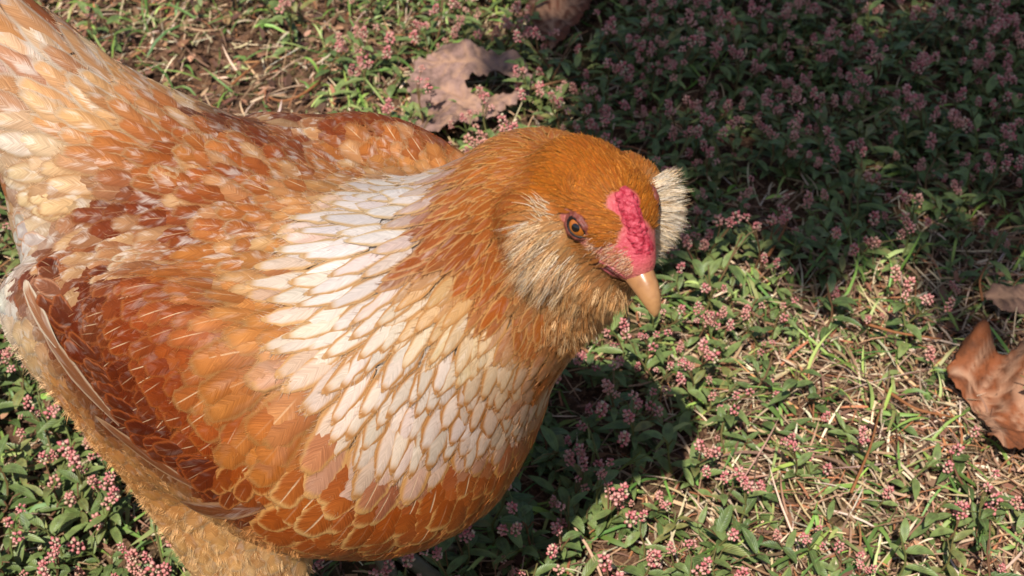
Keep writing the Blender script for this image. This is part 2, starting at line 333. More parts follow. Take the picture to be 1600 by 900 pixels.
# the feet and belly, which the photograph does not show
ex=[(hp(.02,0,.158),HF*-.9+HZ*-.2,AN[-3]),(hp(-.06,0,.2),HF*-1.,AN[-1])]
AP2=np.concatenate([AP2,[e[0] for e in ex]]); AD2=np.concatenate([AD2,[e[1] for e in ex]]); AC2=np.concatenate([AC2,[np.concatenate([lin(e[2][4]),lin(e[2][5]),e[2][6:12]]) for e in ex]])
def field(P,power=4.5,jit=0):
    Pj=P if not jit else P+jit*np.stack([wnoise(P,120,i) for i in range(3)],-1)
    d=np.linalg.norm(Pj[:,None]-AP2[None],axis=2)+.003; w=d**-power; w/=w.sum(1,keepdims=True)
    w2=d**-2.5; w2/=w2.sum(1,keepdims=True)
    return w@AC2,w2@AD2
ALB=.70
EYE,_=cast([901],[354]); EYE=EYE[0]; EN=grad(EYE[None])[0]
def pt(x,y): return cast([x],[y])[0][0]
BARE=[(EYE,.0062),(pt(916,372),.0048),(pt(934,385),.0038),(pt(950,396),.0048),(pt(968,412),.006),(pt(985,425),.007),(pt(990,395),.0078),(pt(995,372),.007),(pt(986,340),.0042),(pt(983,312),.0048),(pt(936,410),.0034),(pt(955,425),.0042),(pt(884,338),.003)]
def bare(P):
    m=np.full(len(P),9.)
    for c,r in BARE:
        for q in (c,mirror(c)[0]): m=np.minimum(m,np.linalg.norm(P-q,axis=1)/r)
    return m
fb,_=field(BV,jit=.004); bm_=bare(BV)
skin=np.clip((1.12-bm_)/.25,0,1)
m=NT('hen_skin')
pink=m.mix(m.attr('red',2),m.mix(m.noise(m.coord(),420,3),lin((200,84,88))*ALB,lin((234,156,132))*ALB),m.mix(m.noise(m.coord(),420,3),lin((198,44,66))*ALB,lin((232,104,112))*ALB))
m.bump(m.noise(m.coord(),700,4),.6,.0015)
MSKIN=m.done(m.mix(m.attr('skin',2),m.attr('col'),pink),.5,.4)
hen=ob('hen',mesh('hen',BV-HLOC,BF,dict(col=fb[:,:3]*ALB*.85,skin=skin,red=np.clip(1.5-np.minimum(np.linalg.norm(BV-pt(996,384),axis=1),np.linalg.norm(BV-pt(984,325),axis=1))/.010,0,1)),mat=MSKIN),loc=HLOC)
tag(hen,'buff and white bearded hen with chestnut wings, white hackle and pink comb','hen')
# ================================================================ HEN: feathers
m=NT('feather')
u,v,sd=m.xyz(m.attr('f_uv',1)); sh_,ol,wh=m.xyz(m.attr('f_p',1))
au=m.math('ABSOLUTE',u)
barb=m.math('SUBTRACT',v,m.math('MULTIPLY',au,.32))
st=m.noise(m.comb(m.math('MULTIPLY',barb,64.),m.math('MULTIPLY',u,1.1),m.math('MULTIPLY',sd,91.)),1.,3,.6)
lo=m.noise(m.comb(m.math('MULTIPLY',barb,3.2),m.math('MULTIPLY',u,1.2),m.math('MULTIPLY',sd,57.)),1.,2,.5)
e=m.math('MAXIMUM',m.math('POWER',au,1.6),m.math('POWER',v,5.))
e=m.math('ADD',e,m.math('MULTIPLY',m.math('SUBTRACT',st,.5),.30))
lace=m.ramp(e,m.math('SUBTRACT',.44,m.math('MULTIPLY',ol,.22)),m.math('SUBTRACT',.76,m.math('MULTIPLY',ol,.16)))
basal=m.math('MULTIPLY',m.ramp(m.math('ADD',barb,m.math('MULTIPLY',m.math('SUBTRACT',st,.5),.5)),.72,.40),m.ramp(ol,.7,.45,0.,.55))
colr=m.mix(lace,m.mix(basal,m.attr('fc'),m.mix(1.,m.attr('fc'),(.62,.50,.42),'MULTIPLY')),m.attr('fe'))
fleck=m.math('MULTIPLY',m.ramp(m.math('ADD',lo,m.math('MULTIPLY',m.math('SUBTRACT',st,.5),.30)),.50,.74),m.math('MULTIPLY',wh,m.math('SUBTRACT',1.,m.math('MULTIPLY',lace,m.ramp(ol,.3,.7)))))
colr=m.mix(fleck,colr,lin((250,238,222))*ALB)
line=m.math('MULTIPLY',m.ramp(e,.48,.60),m.ramp(e,.80,.66))
colr=m.mix(m.math('MULTIPLY',m.math('MULTIPLY',line,m.ramp(ol,.5,1.)),.4),colr,lin((150,84,36))*ALB)
shaft=m.math('MULTIPLY',m.ramp(au,.06,.015),m.math('MULTIPLY',m.math('MULTIPLY',sh_,m.ramp(v,.98,.8)),m.math('MULTIPLY',m.ramp(v,.3,.55),m.ramp(m.math('FRACT',m.math('MULTIPLY',sd,37.7)),.3,1.))))
colr=m.mix(m.math('MULTIPLY',shaft,.8,clamp=True),colr,lin((250,214,168))*ALB)
br=m.math('ADD',.38,m.math('MULTIPLY',st,1.22))
x=m.n('Mix',data_type='RGBA',blend_type='MULTIPLY'); x.inputs[0].default_value=1; m.put(x.inputs[6],colr); m.put(x.inputs[7],m.comb(br,br,br))
m.bump(m.math('ADD',st,m.math('MULTIPLY',shaft,1.2)),.35,.0006)
ee=m.math('ADD',m.math('MAXIMUM',m.math('POWER',au,2.),m.math('POWER',v,7.)),m.math('MULTIPLY',m.math('SUBTRACT',st,.5),.55))
m.put(m.b.inputs['Alpha'],m.ramp(ee,1.02,m.ramp(ol,.08,.5,.06,.68,False)))
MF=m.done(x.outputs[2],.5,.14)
VS=np.array([0,.18,.36,.54,.70,.82,.91,.97,1.]); US=np.array([-1,-.55,0,.55,1.])
def shape(v,p):
    base=np.minimum(1,.4+v*1.5); vt=.56-.26*p; xx=np.clip((v-vt)/(1-vt),0,1)
    return base*np.clip(1-xx**(2.1-.5*p),0,1)**(.5+.38*p)
def feathers(P,T,prm,VS=VS,US=US,lift=.045,seed=1,cup=.05,h0=.0008):
    """a vane for each root: laid along the skin, its tip over the next ones"""
    r=np.random.default_rng(seed); n=len(P); L=prm[:,6]*.001*r.uniform(.85,1.12,n); W=prm[:,7]*.001*r.uniform(.88,1.1,n)
    p=P.copy(); sp=[];nr=[];tn=[]
    t=T.copy()
    for i,v in enumerate(VS):
        g=grad(p); p=p-g*sdf(p)[:,None]*.9
        t=t-g*(t*g).sum(1,keepdims=True); t/=np.linalg.norm(t,axis=1,keepdims=True)+1e-9
        sp.append(p.copy()); nr.append(g); tn.append(t.copy())
        if i<len(VS)-1: p=p+t*(L*(VS[i+1]-v))[:,None]
    sp=np.stack(sp,1);nr=np.stack(nr,1);tn=np.stack(tn,1); side=np.cross(nr,tn)
    tw=r.normal(0,.10,n)[:,None,None]; side=side+nr*tw; nr2=nr
    w=shape(VS[None],prm[:,8:9])*W[:,None]*.5
    w=w*(1+.10*r.normal(size=w.shape)*(VS>.5))
    X=sp[:,:,None]+side[:,:,None]*(w[:,:,None]*US)[...,None]
    s=sdf(X); X=X-nr[:,:,None]*np.clip(s,-.004,.004)[...,None]
    lf=np.minimum(L*lift,.0045)*r.uniform(.75,1.25,n)
    h=h0+(r.uniform(0,.0006,n))[:,None]+lf[:,None]*VS**1.0
    hh=h[:,:,None]+(cup*W)[:,None,None]*(1-US**2)*np.sin(np.clip(VS,0,1)*3.0+.1)[None,:,None]
    X=X+nr[:,:,None]*hh[...,None]
    nv,nu=len(VS),len(US)
    uv=np.zeros((n,nv,nu,3)); uv[...,0]=US; uv[...,1]=VS[:,None]; uv[...,2]=r.random(n)[:,None,None]
    return X,uv
def grid_faces(nv,nu):
    i=np.arange(nv-1)[:,None]*nu+np.arange(nu-1)[None]; i=i.ravel()
    return np.stack([i,i+1,i+nu+1,i+nu],1)
def fjit(prm,seed):
    r=np.random.default_rng(seed); k=np.exp(r.normal(0,.07,(len(prm),1))); q=prm.copy(); q[:,:3]*=k*np.exp(r.normal(0,.018,(len(prm),3))); q[:,3:6]*=np.sqrt(k)
    return q
def fmesh(X,uv,prm,sel):
    X=X[sel];uv=uv[sel];pr=prm[sel]; n,nv,nu,_=X.shape
    F=(grid_faces(nv,nu)[None]+(np.arange(n)*nv*nu)[:,None,None]).reshape(-1,4)
    rep=lambda a: np.repeat(a,nv*nu,0)
    return mesh('feather',X.reshape(-1,3)-HLOC,F,dict(fc=rep(pr[:,:3])*ALB,fe=rep(pr[:,3:6])*ALB,f_uv=uv.reshape(-1,3),f_p=rep(pr[:,9:12])),mat=MF)
def poisson(P,rad,seed):
    kd=kdtree.KDTree(len(P))
    for i,q in enumerate(P): kd.insert(q,i)
    kd.balance(); dead=np.zeros(len(P),bool); out=[]
    for i in np.random.default_rng(seed).permutation(len(P)):
        if dead[i]: continue
        out.append(i)
        for _,j,_ in kd.find_range(P[i],rad[i]): dead[j]=True
    return np.array(out)
hw=lambda c: np.where(np.linalg.norm(c-HM,axis=1)<.075,9.,1.)
SP,SN=surf(60000,3,hw)
prm,fl=field(SP,jit=.005); bb=bare(SP)
ok=(bb>1.0)&(SP[:,2]>.095)
SP,SN,prm,fl,bb=SP[ok],SN[ok],prm[ok],fl[ok],bb[ok]
rad=.31*np.sqrt(prm[:,6]*prm[:,7])*.001
pk=poisson(SP,rad,5)
P,prm,fl=SP[pk],fjit(prm[pk],4),fl[pk]; nn=SN[pk]
rr_=np.random.default_rng(77); a_=rr_.random(len(prm)); mo=(prm[:,10]<.4)&(prm[:,6]>20)&(prm[:,11]>.2)     # mottling: odd feathers paler or more chestnut than their neighbours
w_=(mo&(a_<.25))*rr_.uniform(.1,.5,len(prm)); prm[:,:3]=prm[:,:3]*(1-w_[:,None])+lin((246,206,150))*w_[:,None]
w_=(mo&(a_>.75))*rr_.uniform(.1,.45,len(prm)); prm[:,:3]=prm[:,:3]*(1-w_[:,None])+lin((150,72,30))*w_[:,None]
fl=fl-nn*(fl*nn).sum(1,keepdims=True); fl/=np.linalg.norm(fl,axis=1,keepdims=True)+1e-9
fl+=.10*np.random.default_rng(9).normal(size=fl.shape)
small=prm[:,6]<13
lg=np.where(~small)[0]; sm=np.where(small)[0]
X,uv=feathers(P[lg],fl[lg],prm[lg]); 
X2,uv2=feathers(P[sm],fl[sm],prm[sm],VS=np.array([0,.35,.7,.9,1.]),US=np.array([-1,0,1.]),lift=.10,seed=2,h0=.0003)
print('feathers',len(lg),len(sm))
# the 300 that show largest are parts of their own, the others are one part for each stretch of the body
pc=proj(X[:,:,2].reshape(-1,3)).reshape(len(lg),len(VS),3); mid=pc[:,5]
view=CO-X[:,5,2]; view/=np.linalg.norm(view,axis=1,keepdims=True); fac=(grad(X[:,5,2])*view).sum(1)
inn=(mid[:,0]>0)&(mid[:,0]<1600)&(mid[:,1]>0)&(mid[:,1]<900)&(fac>.25)
size=prm[lg][:,6]*prm[lg][:,7]*fac/mid[:,2]**2*inn
big=np.argsort(-size)[:285]
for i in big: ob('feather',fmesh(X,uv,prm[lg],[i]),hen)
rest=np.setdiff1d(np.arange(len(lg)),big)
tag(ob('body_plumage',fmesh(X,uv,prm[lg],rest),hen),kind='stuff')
tag(ob('head_plumage',fmesh(X2,uv2,prm[sm],np.arange(len(sm))),hen),kind='stuff')
# ---- hair-fine barbs
m=NT('barb'); MH=m.done(m.attr('col'),.55,.3)
def hairs(name,root,d,L,col,r0=.00014,n=5,curl=.25,seed=1,droop=0.,clump=0,parent=hen,kind='stuff'):
    r=np.random.default_rng(seed); N=len(root); t=np.linspace(0,1,n)
    d=d/(np.linalg.norm(d,axis=1,keepdims=True)+1e-9); c=r.normal(size=(N,3))*curl
    pts=root[:,None]+(d[:,None]*t[None,:,None]+c[:,None]*(t**2)[None,:,None]*.5+np.array([0,0,-droop])*(t**2)[None,:,None])*np.asarray(L)[:,None,None]
    if clump:
        ci=r.choice(N,clump,replace=False); kd=kdtree.KDTree(clump)
        for j,i in enumerate(ci): kd.insert(root[i],j)
        kd.balance(); own=np.array([ci[kd.find(q)[1]] for q in root])
        pts=pts+(pts[own]-pts)*(t**1.2*.66)[None,:,None]; k_=np.exp(np.random.default_rng(seed+50).normal(0,.18,N)); col=col[own]*.5*k_[own][:,None]+col*.5*k_[own][:,None]
    hc=bpy.data.hair_curves.new(name); hc.add_curves([n]*N)
    hc.points.foreach_set('position',np.ascontiguousarray(pts-HLOC,dtype=np.float32).ravel())
    rr=(r0*np.array([1,.95,.8,.55,.15]) if n==5 else r0*np.linspace(1,.15,n))
    ra=hc.attributes.get('radius') or hc.attributes.new('radius','FLOAT','POINT')
    ra.data.foreach_set('value',np.tile(rr,N).astype(np.float32))
    ca=hc.attributes.new('col','FLOAT_COLOR','CURVE'); ca.data.foreach_set('color',np.concatenate([col*ALB,np.ones((N,1))],1).astype(np.float32).ravel())
    hc.materials.append(MH)
    return tag(ob(name,hc,parent),kind=kind)
r=np.random.default_rng(12)
# fringe of loose barbs at the feather edges
k=24; n=len(lg); fi=np.repeat(np.arange(n),k); vi=r.integers(2,8,n*k); ui=r.choice([0,0,0,1,3,4,4,4],n*k)
a=X[fi,vi,ui]; b=X[fi,vi+1,ui]; t=r.random((n*k,1)); root=a*(1-t)+b*t
tdir=X[fi,vi+1,2]-X[fi,vi,2]; tdir/=np.linalg.norm(tdir,axis=1,keepdims=True)+1e-9
sdir=X[fi,vi,ui]-X[fi,vi,2]; sdir/=np.linalg.norm(sdir,axis=1,keepdims=True)+1e-9
hairs('loose_barbs',root-tdir*.002,tdir+.55*sdir+.1*r.normal(size=root.shape),r.uniform(.002,.005,n*k),(prm[lg][fi,3:6]*.35+prm[lg][fi,:3]*.62)*np.exp(r.normal(0,.16,(n*k,1))),.00008,seed=3)
def region(poly,N,seed,dens=9.):
    S,Nn=surf(N*(14 if dens>1 else 8),seed,hw if dens>1 else None); q=proj(S); pl=np.array(poly,float); ins=np.zeros(len(S),bool); j=len(pl)-1
    for i in range(len(pl)):
        c=((pl[i,1]>q[:,1])!=(pl[j,1]>q[:,1]))&(q[:,0]<(pl[j,0]-pl[i,0])*(q[:,1]-pl[i,1])/(pl[j,1]-pl[i,1]+1e-9)+pl[i,0]); ins^=c; j=i
    vw=CO-S; ins&=((vw*Nn).sum(1)>0)&(bare(S)>1.22)
    ii=np.where(ins)[0]; hit,_=cast(q[ii,0],q[ii,1]); ins[ii]=np.linalg.norm(hit-S[ii],axis=1)<.007
    return S[ins][:N],Nn[ins][:N]
def pixdir(P,N,dx,dy,out,jit,seed):
    r=np.random.default_rng(seed); vd=P-CO; vd/=np.linalg.norm(vd,axis=1,keepdims=True); d=CR*dx-CU*dy+np.zeros_like(P)
    d=d-vd*((d*N).sum(1)/np.minimum((vd*N).sum(1),-.3))[:,None]; d/=np.linalg.norm(d,axis=1,keepdims=True)
    return d+N*out+r.normal(size=P.shape)*jit
def pal(n,cs,seed):
    r=np.random.default_rng(seed); c=np.array([lin(q) for q in cs]); return c[r.integers(0,len(c),n)]*np.exp(r.normal(0,.1,(n,1)))
MUFF=[(255,226,180),(252,208,150),(234,176,116),(255,240,214),(216,152,94)]
q,nq=region([(822,350),(850,335),(876,352),(892,388),(915,405),(918,425),(895,445),(860,446),(828,425)],9000,31)
dq=pixdir(q,nq,-.85,.45,.35,.17,1)
hairs('cheek_tuft',q,dq,r.uniform(.008,.015,len(q)),pal(len(q),MUFF,2),.00008,seed=5,droop=.25,clump=420)
mq,mdq=mirror(q,dq+.55*nq); hairs('cheek_tuft',mq,mdq,r.uniform(.006,.012,len(q)),pal(len(q),MUFF[:2]+MUFF[3:4]+[(250,235,215)],3),.00008,seed=6,clump=420)
q,nq=region([(835,320),(868,318),(880,345),(850,360)],1100,33)
hairs('ear_tuft',q,pixdir(q,nq,-.6,-.45,.5,.15,4),r.uniform(.006,.010,len(q)),pal(len(q),MUFF[:1]+MUFF[3:4],5),.0001,seed=7)
q,nq=region([(860,440),(930,430),(975,440),(985,455),(950,520),(900,550),(850,520)],8000,35)
hairs('beard',q,pixdir(q,nq,-.35,.95,.3,.2,6),r.uniform(.005,.009,len(q)),pal(len(q),[(236,180,116),(222,156,92),(204,134,72),(244,204,152)],7),.0001,seed=8,droop=.2,clump=420)
# crown and neck: fine lighter barbs over the short feathers
S,Nn=surf(15000,41,lambda c: np.where(np.linalg.norm(c-HM,axis=1)<.055,1.,0.)); kk=bare(S)>1.08; S,Nn=S[kk],Nn[kk]
pr_,fd=field(S,jit=.004); fd=fd-Nn*(fd*Nn).sum(1,keepdims=True); fd/=np.linalg.norm(fd,axis=1,keepdims=True)+1e-9
hairs('crown_barbs',S+Nn*.0008,fd+Nn*.08+.07*r.normal(size=S.shape),r.uniform(.002,.0045,len(S)),pr_[:,3:6]*np.exp(r.normal(0,.28,(len(S),1))),.00010,seed=9)
# bristles on the bare skin before the eye
bx_=r.uniform(918,990,500); by_=372+(bx_-918)*.62+r.normal(0,11,500); q,hq=cast(bx_,by_); q=q[hq]; nq=grad(q)
hairs('bristles',q,pixdir(q,nq,-.7,.25,.25,.25,14),r.uniform(.0018,.0036,len(q)),pal(len(q),[(240,190,150),(226,160,110),(244,206,176),(206,128,80)],15),.00009,seed=16)
# thigh and rear fluff
q,nq=region([(0,420),(40,540),(130,640),(220,740),(300,790),(380,800),(470,850),(480,900),(480,990),(260,990),(200,760),(60,640),(-60,500)],44000,43,1.)
pr_,fd=field(q,jit=.004); fd=fd-nq*(fd*nq).sum(1,keepdims=True); fd/=np.linalg.norm(fd,axis=1,keepdims=True)+1e-9
hairs('thigh_fluff',q,fd+nq*.20+.16*r.normal(size=q.shape),r.uniform(.005,.012,len(q)),(pr_[:,3:6]*.75+pr_[:,:3]*.35)*np.array([1.25,1.17,1.04])*np.exp(r.normal(0,.12,(len(q),1))),.00010,seed=10,clump=1500)
# ---- long feathers: tail, flight feathers
def long_feather(name,spine,sidev,W,c,e,p=.2,par=(.4,.1,.4),curve=.12,seed=0):
    spine=np.asarray(spine,float); nv=15; t=np.linspace(0,1,nv)
    s=np.stack([np.interp(t,np.linspace(0,1,len(spine)),spine[:,i]) for i in range(3)],1)
    for _ in range(3): s[1:-1]=(s[:-2]+2*s[1:-1]+s[2:])/4
    T=np.gradient(s,axis=0); T/=np.linalg.norm(T,axis=1,keepdims=True)
    sv=np.asarray(sidev,float)
    if sv.ndim==2: sv=np.stack([np.interp(t,np.linspace(0,1,len(sv)),sv[:,i]) for i in range(3)],1)
    else: sv=np.tile(sv,(nv,1))
    sv=sv-T*(T*sv).sum(1,keepdims=True); sv/=np.linalg.norm(sv,axis=1,keepdims=True); N=np.cross(T,sv)
    U=np.array([-1,-.7,-.35,0,.35,.7,1.]); rr=np.random.default_rng(seed)
    w=W*.5*shape(t,p)*(1+.03*rr.normal(size=nv))
    X=s[:,None]+sv[:,None]*(w[:,None]*U)[...,None]-N[:,None]*(w[:,None]*U**2*curve*2)[...,None]
    uvv=np.zeros((nv,len(U),3)); uvv[...,0]=U; uvv[...,1]=t[:,None]; uvv[...,2]=rr.random()
    k=nv*len(U)
    return ob(name,mesh(name,X.reshape(-1,3)-HLOC,grid_faces(nv,len(U)),dict(fc=np.tile(lin(c)*ALB,(k,1)),fe=np.tile(lin(e)*ALB,(k,1)),f_uv=uvv.reshape(-1,3),f_p=np.tile(par,(k,1))),mat=MF),hen)
TC=[((206,134,80),(248,232,214)),((246,228,206),(214,150,98)),((186,108,58),(244,222,198)),((238,208,172),(206,140,90))]
for s in (-1,1):
    for i in range(6):
        a=i/5.; c,e=TC[(i+(s>0))%4]
        base=hp(-.15,s*(.006+.016*a),.325-.03*a); tip=hp(-.27-.02*math.sin(a*3),s*(.012+.05*a),.455-.12*a)
        mid=(base+tip)/2+HZ*.004
        long_feather('tail_feather',[base,mid,tip],HL*s*.55-HZ*.83+0*HF,.046,c,e,.1,(.5,.1,.5),.1,seed=i+10*(s>0))

EDG=[(420,768),(395,776),(360,776),(315,756),(258,722),(200,668),(145,600),(98,535),(64,470),(40,410),(30,372)]
ec,_=cast([p[0]+6 for p in EDG],[p[1]-8 for p in EDG]); eg=grad(ec)
def edge_at(t):
    x=np.linspace(0,1,len(ec)); f=lambda A_: np.array([np.interp(t,x,A_[:,q]) for q in range(3)])
    p=f(ec); T0=f(ec)-np.array([np.interp(max(0,t-.08),x,ec[:,q]) for q in range(3)]) if t>.08 else ec[1]-ec[0]
    T0=T0/np.linalg.norm(T0); g_=f(eg); sv0=np.cross(T0,g_); sv0*=np.sign(-(sv0@CU)); return p,T0,sv0
for i,(t_,L_,W_,c_,e_) in enumerate(((.10,70,14,(140,76,40),(180,128,88)),(.32,74,14,(146,84,48),(190,144,106)),(.52,64,14,(156,98,62),(206,172,140)),(.70,46,14,(176,120,84),(222,198,170)))):
    p,T0,sv0=edge_at(t_); pw=np.array([np.concatenate([lin(c_),lin(e_),[L_,W_,.4,.3,.55,.25]])])
    Xf,uf=feathers((p+sv0*.0064)[None],T0[None],pw,lift=.008,seed=300+i,h0=.0018+.0003*i,cup=.02); ob('flight_feather',fmesh(Xf,uf,pw,[0]),hen)
rr_=np.random.default_rng(6); EP=[];ET=[]
for row,(n_,off) in enumerate(((22,.0005),(24,-.006))):
    for i in range(n_):
        p,T0,sv0=edge_at(np.clip(.04+.92*(i+.5*row+rr_.normal(0,.25))/n_,0,1)); EP.append(p-sv0*(.008-off+rr_.uniform(0,.003))); ET.append(T0*rr_.uniform(.7,1.1)+sv0*.5)
EP=np.array(EP); ET=np.array(ET); pw,_=field(EP,jit=.004); pw=fjit(pw,61); kf=rr_.uniform(.82,1.08,(len(pw),1)); pw[:,:3]*=kf; pw[:,6]=rr_.uniform(19,26,len(pw)); pw[:,7]=rr_.uniform(9.5,12.5,len(pw)); pw[:,8]=.15; pw[:,9]=.4; pw[:,10]=.40
Xf,uf=feathers(EP,ET,pw,lift=.06,seed=400,h0=.0016)
for i in range(len(EP)): ob('wing_covert',fmesh(Xf,uf,pw,[i]),hen)
# ================================================================ HEN: face, beak, comb, legs
def sph(c,r,ax,lo,hi,nu=28,nv=14):
    """cap of a sphere about axis ax, polar angle lo..hi"""
    ax=ax/np.linalg.norm(ax); x=np.cross(ax,HZ); x/=np.linalg.norm(x); y=np.cross(ax,x)
    th=np.linspace(lo,hi,nv); ph=np.linspace(0,2*np.pi,nu,endpoint=False)
    V=(c+r*(np.cos(th)[:,None,None]*ax+np.sin(th)[:,None,None]*(np.cos(ph)[None,:,None]*x+np.sin(ph)[None,:,None]*y))).reshape(-1,3)
    F=[(i*nu+j,i*nu+(j+1)%nu,(i+1)*nu+(j+1)%nu,(i+1)*nu+j) for i in range(nv-1) for j in range(nu)]
    return V,F
m=NT('eye_rim'); MED=m.done((.012,.008,.007),.45,.3)
m=NT('iris'); w_=m.noise(m.coord(),900,3); MIR_=m.done(m.mix(w_,(.30,.075,.006),(.48,.14,.014)),.22,.5,Coat_Weight=1.,Coat_Roughness=.02)
m=NT('pupil'); MPU=m.done((.004,.004,.005),.1,.5,Coat_Weight=1.,Coat_Roughness=.02)
m=NT('eyelid'); MLID=m.done(m.mix(m.noise(m.coord(),600,3),lin((96,44,36))*.6,lin((180,96,78))*.66),.45,.4)
m.bump(m.noise(m.coord(),1500,3),.5,.0006)
for s in (0,1):
    c=EYE-EN*.0028; vw_=CO-EYE; vw_/=np.linalg.norm(vw_); ax=EN*.72+vw_*.28+HB*.05; ax/=np.linalg.norm(ax)
    q=EYE+EN*.0002; e1=CR*.58-CU*.81; e1=e1-EN*(e1@EN); e1/=np.linalg.norm(e1); e2=np.cross(EN,e1)
    if s: c,ax,q,e1,e2,en=mirror(c)[0],MIRH@ax,mirror(q)[0],MIRH@e1,MIRH@e2,MIRH@EN
    else: en=EN
    eye=ob('eye',mesh('eye',sph(c,.0052,ax,0.0,1.9)[0]-HLOC,sph(c,.0052,ax,0.0,1.9)[1],mat=MED),hen)
    V,F=sph(c,.00526,ax,.0,.80); ob('iris',mesh('iris',V-HLOC,F,mat=MIR_),eye)
    V,F=sph(c,.00531,ax,.0,.34); ob('pupil',mesh('pupil',V-HLOC,F,mat=MPU),eye)
    X1=e1-ax*(e1@ax); X1/=np.linalg.norm(X1); X2=np.cross(ax,X1)
    th=np.linspace(0,2*np.pi,49)[:-1]; ca,sa=np.cos(th),np.sin(th); ph=np.linspace(0,2*np.pi,9)[:-1]
    for k,(a_,b_,rr,rs,mt) in enumerate(((.96,.63,.00055,.00538,MED),(1.14,.80,.0010,.00540,MLID),(1.36,1.03,.0011,.0055,MLID))):
        b_=b_*np.where(sa*np.sign(X2@HU)>0,.74,1.0); al=np.hypot(ca*a_*(1+.10*ca),sa*b_); dv=(ca*a_*(1+.10*ca))[:,None]*X1+(sa*b_)[:,None]*X2; dv/=np.linalg.norm(dv,axis=1,keepdims=True)
        pts=c+rs*(np.cos(al)[:,None]*ax+np.sin(al)[:,None]*dv); n=len(pts)
        T=np.roll(pts,-1,0)-np.roll(pts,1,0); T/=np.linalg.norm(T,axis=1,keepdims=True); S1=np.cross(T,ax); S1/=np.linalg.norm(S1,axis=1,keepdims=True); S2=np.cross(S1,T)
        rv=rr*(1+.7*np.clip(-ca,0,1)**3*(k==0)+.2*np.sin(th*11)*(k>0))
        V=(pts[:,None]+rv[:,None,None]*(np.cos(ph)[None,:,None]*S1[:,None]+np.sin(ph)[None,:,None]*S2[:,None])).reshape(-1,3)
        F=[(i*8+j,((i+1)%n)*8+j,((i+1)%n)*8+(j+1)%8,i*8+(j+1)%8) for i in range(n) for j in range(8)]
        ob('eyelid',mesh('eyelid',V-HLOC,F,mat=mt),eye)
# pea comb: low, lumpy ridge from the beak to the brow
CB=[(984,304,.0034,.0008),(984,316,.0040,.0010),(985,330,.0041,.0010),(987,343,.0033,.0004),(990,352,.0032,-.0002),(992,362,.0042,-.0018),(994,374,.0052,-.0034),(997,386,.0058,-.0046),(998,396,.0056,-.0052)]
cp=[pt(x,y) for x,y,_,_ in CB]; cn=grad(np.array(cp))
cp=np.array([p-HR*((p-HM)@HR)*.8 for p in cp])
def comb(P):
    d=None
    for i in range(len(CB)):
        e=np.linalg.norm(P-(cp[i]+cn[i]*CB[i][3]),axis=-1)-CB[i][2]*.93; d=e if d is None else smin(d,e,.0022)
    nz=wnoise(P,900,3)*.0005+wnoise(P,1900,5)*.00028+wnoise(P,420,8)*.0006
    return d+nz
lo=cp.min(0)-.012; hi=cp.max(0)+.012
cv,cf=nets(comb,lo,hi,.0005)
m=NT('comb'); nz=m.noise(m.coord(),500,4,.6); m.bump(m.noise(m.coord(),1300,4),.7,.0010)
MCOMB=m.done(m.mix(m.ramp(nz,.35,.7),lin((188,34,58))*.72,lin((230,92,106))*.72),.42,.45,Subsurface_Weight=.15,Subsurface_Radius=(.004,.001,.001))
ob('comb',mesh('comb',cv-HLOC,cf,mat=MCOMB),hen)
# beak
m=NT('beak'); t_=m.attr('t',2); nb=m.noise(m.coord(),260,3)
cb=m.mix(m.ramp(t_,.0,.28),lin((200,134,124))*.66,lin((206,146,94))*.66); cb=m.mix(m.ramp(t_,.45,1.),cb,lin((216,160,104))*.68)
cb=m.mix(m.math('MULTIPLY',m.ramp(nb,.45,.7),.35),cb,lin((168,112,70))*.66)
m.bump(m.noise(m.coord(),500,2),.15,.0006)
MBK=m.done(cb,.30,.5,Coat_Weight=.3,Coat_Roughness=.2)
def mandible(name,R_):
    """rings: along, down, half width, height above the gape, depth below it"""
    V=[];T=[];n=20
    for i,(b,u_,w,up,dn) in enumerate(R_):
        a=np.linspace(0,2*np.pi,n,endpoint=False); c,s=np.cos(a),np.sin(a)
        x=np.sign(c)*np.abs(c)**.9*w; z=np.where(s>0,np.abs(s)**1.15*up,-np.abs(s)*dn)
        V.append(hd(b,0,u_)+np.outer(x,HR)+np.outer(z,HU)); T+= [i/(len(R_)-1)]*n
    V=np.concatenate(V); k=len(R_)
    F=[(i*n+j,i*n+(j+1)%n,(i+1)*n+(j+1)%n,(i+1)*n+j) for i in range(k-1) for j in range(n)]+[tuple(range(n))[::-1],tuple(range((k-1)*n,k*n))]
    return ob(name,mesh(name,V-HLOC,F,dict(t=T),mat=MBK),hen)
upper=mandible('beak',[(.0110,-.0070,.0074,.0082,.001),(.0160,-.0072,.0074,.0084,.001),(.0205,-.0076,.0070,.0083,.0012),(.0250,-.0081,.0064,.0079,.0014),(.0295,-.0089,.0056,.0070,.0015),(.0335,-.0099,.0049,.0064,.0017),(.0372,-.0116,.0038,.0054,.0019),(.0402,-.0138,.0025,.0040,.0017),(.0414,-.0160,.0009,.0017,.0008)])
mandible('lower_beak',[(.0110,-.0094,.0066,.0006,.0042),(.0195,-.0097,.0057,.0005,.0042),(.0260,-.0102,.0047,.0004,.0036),(.0310,-.0111,.0035,.0004,.0028),(.0345,-.0122,.0021,.0003,.0018),(.0358,-.0127,.0006,.0002,.0006)])
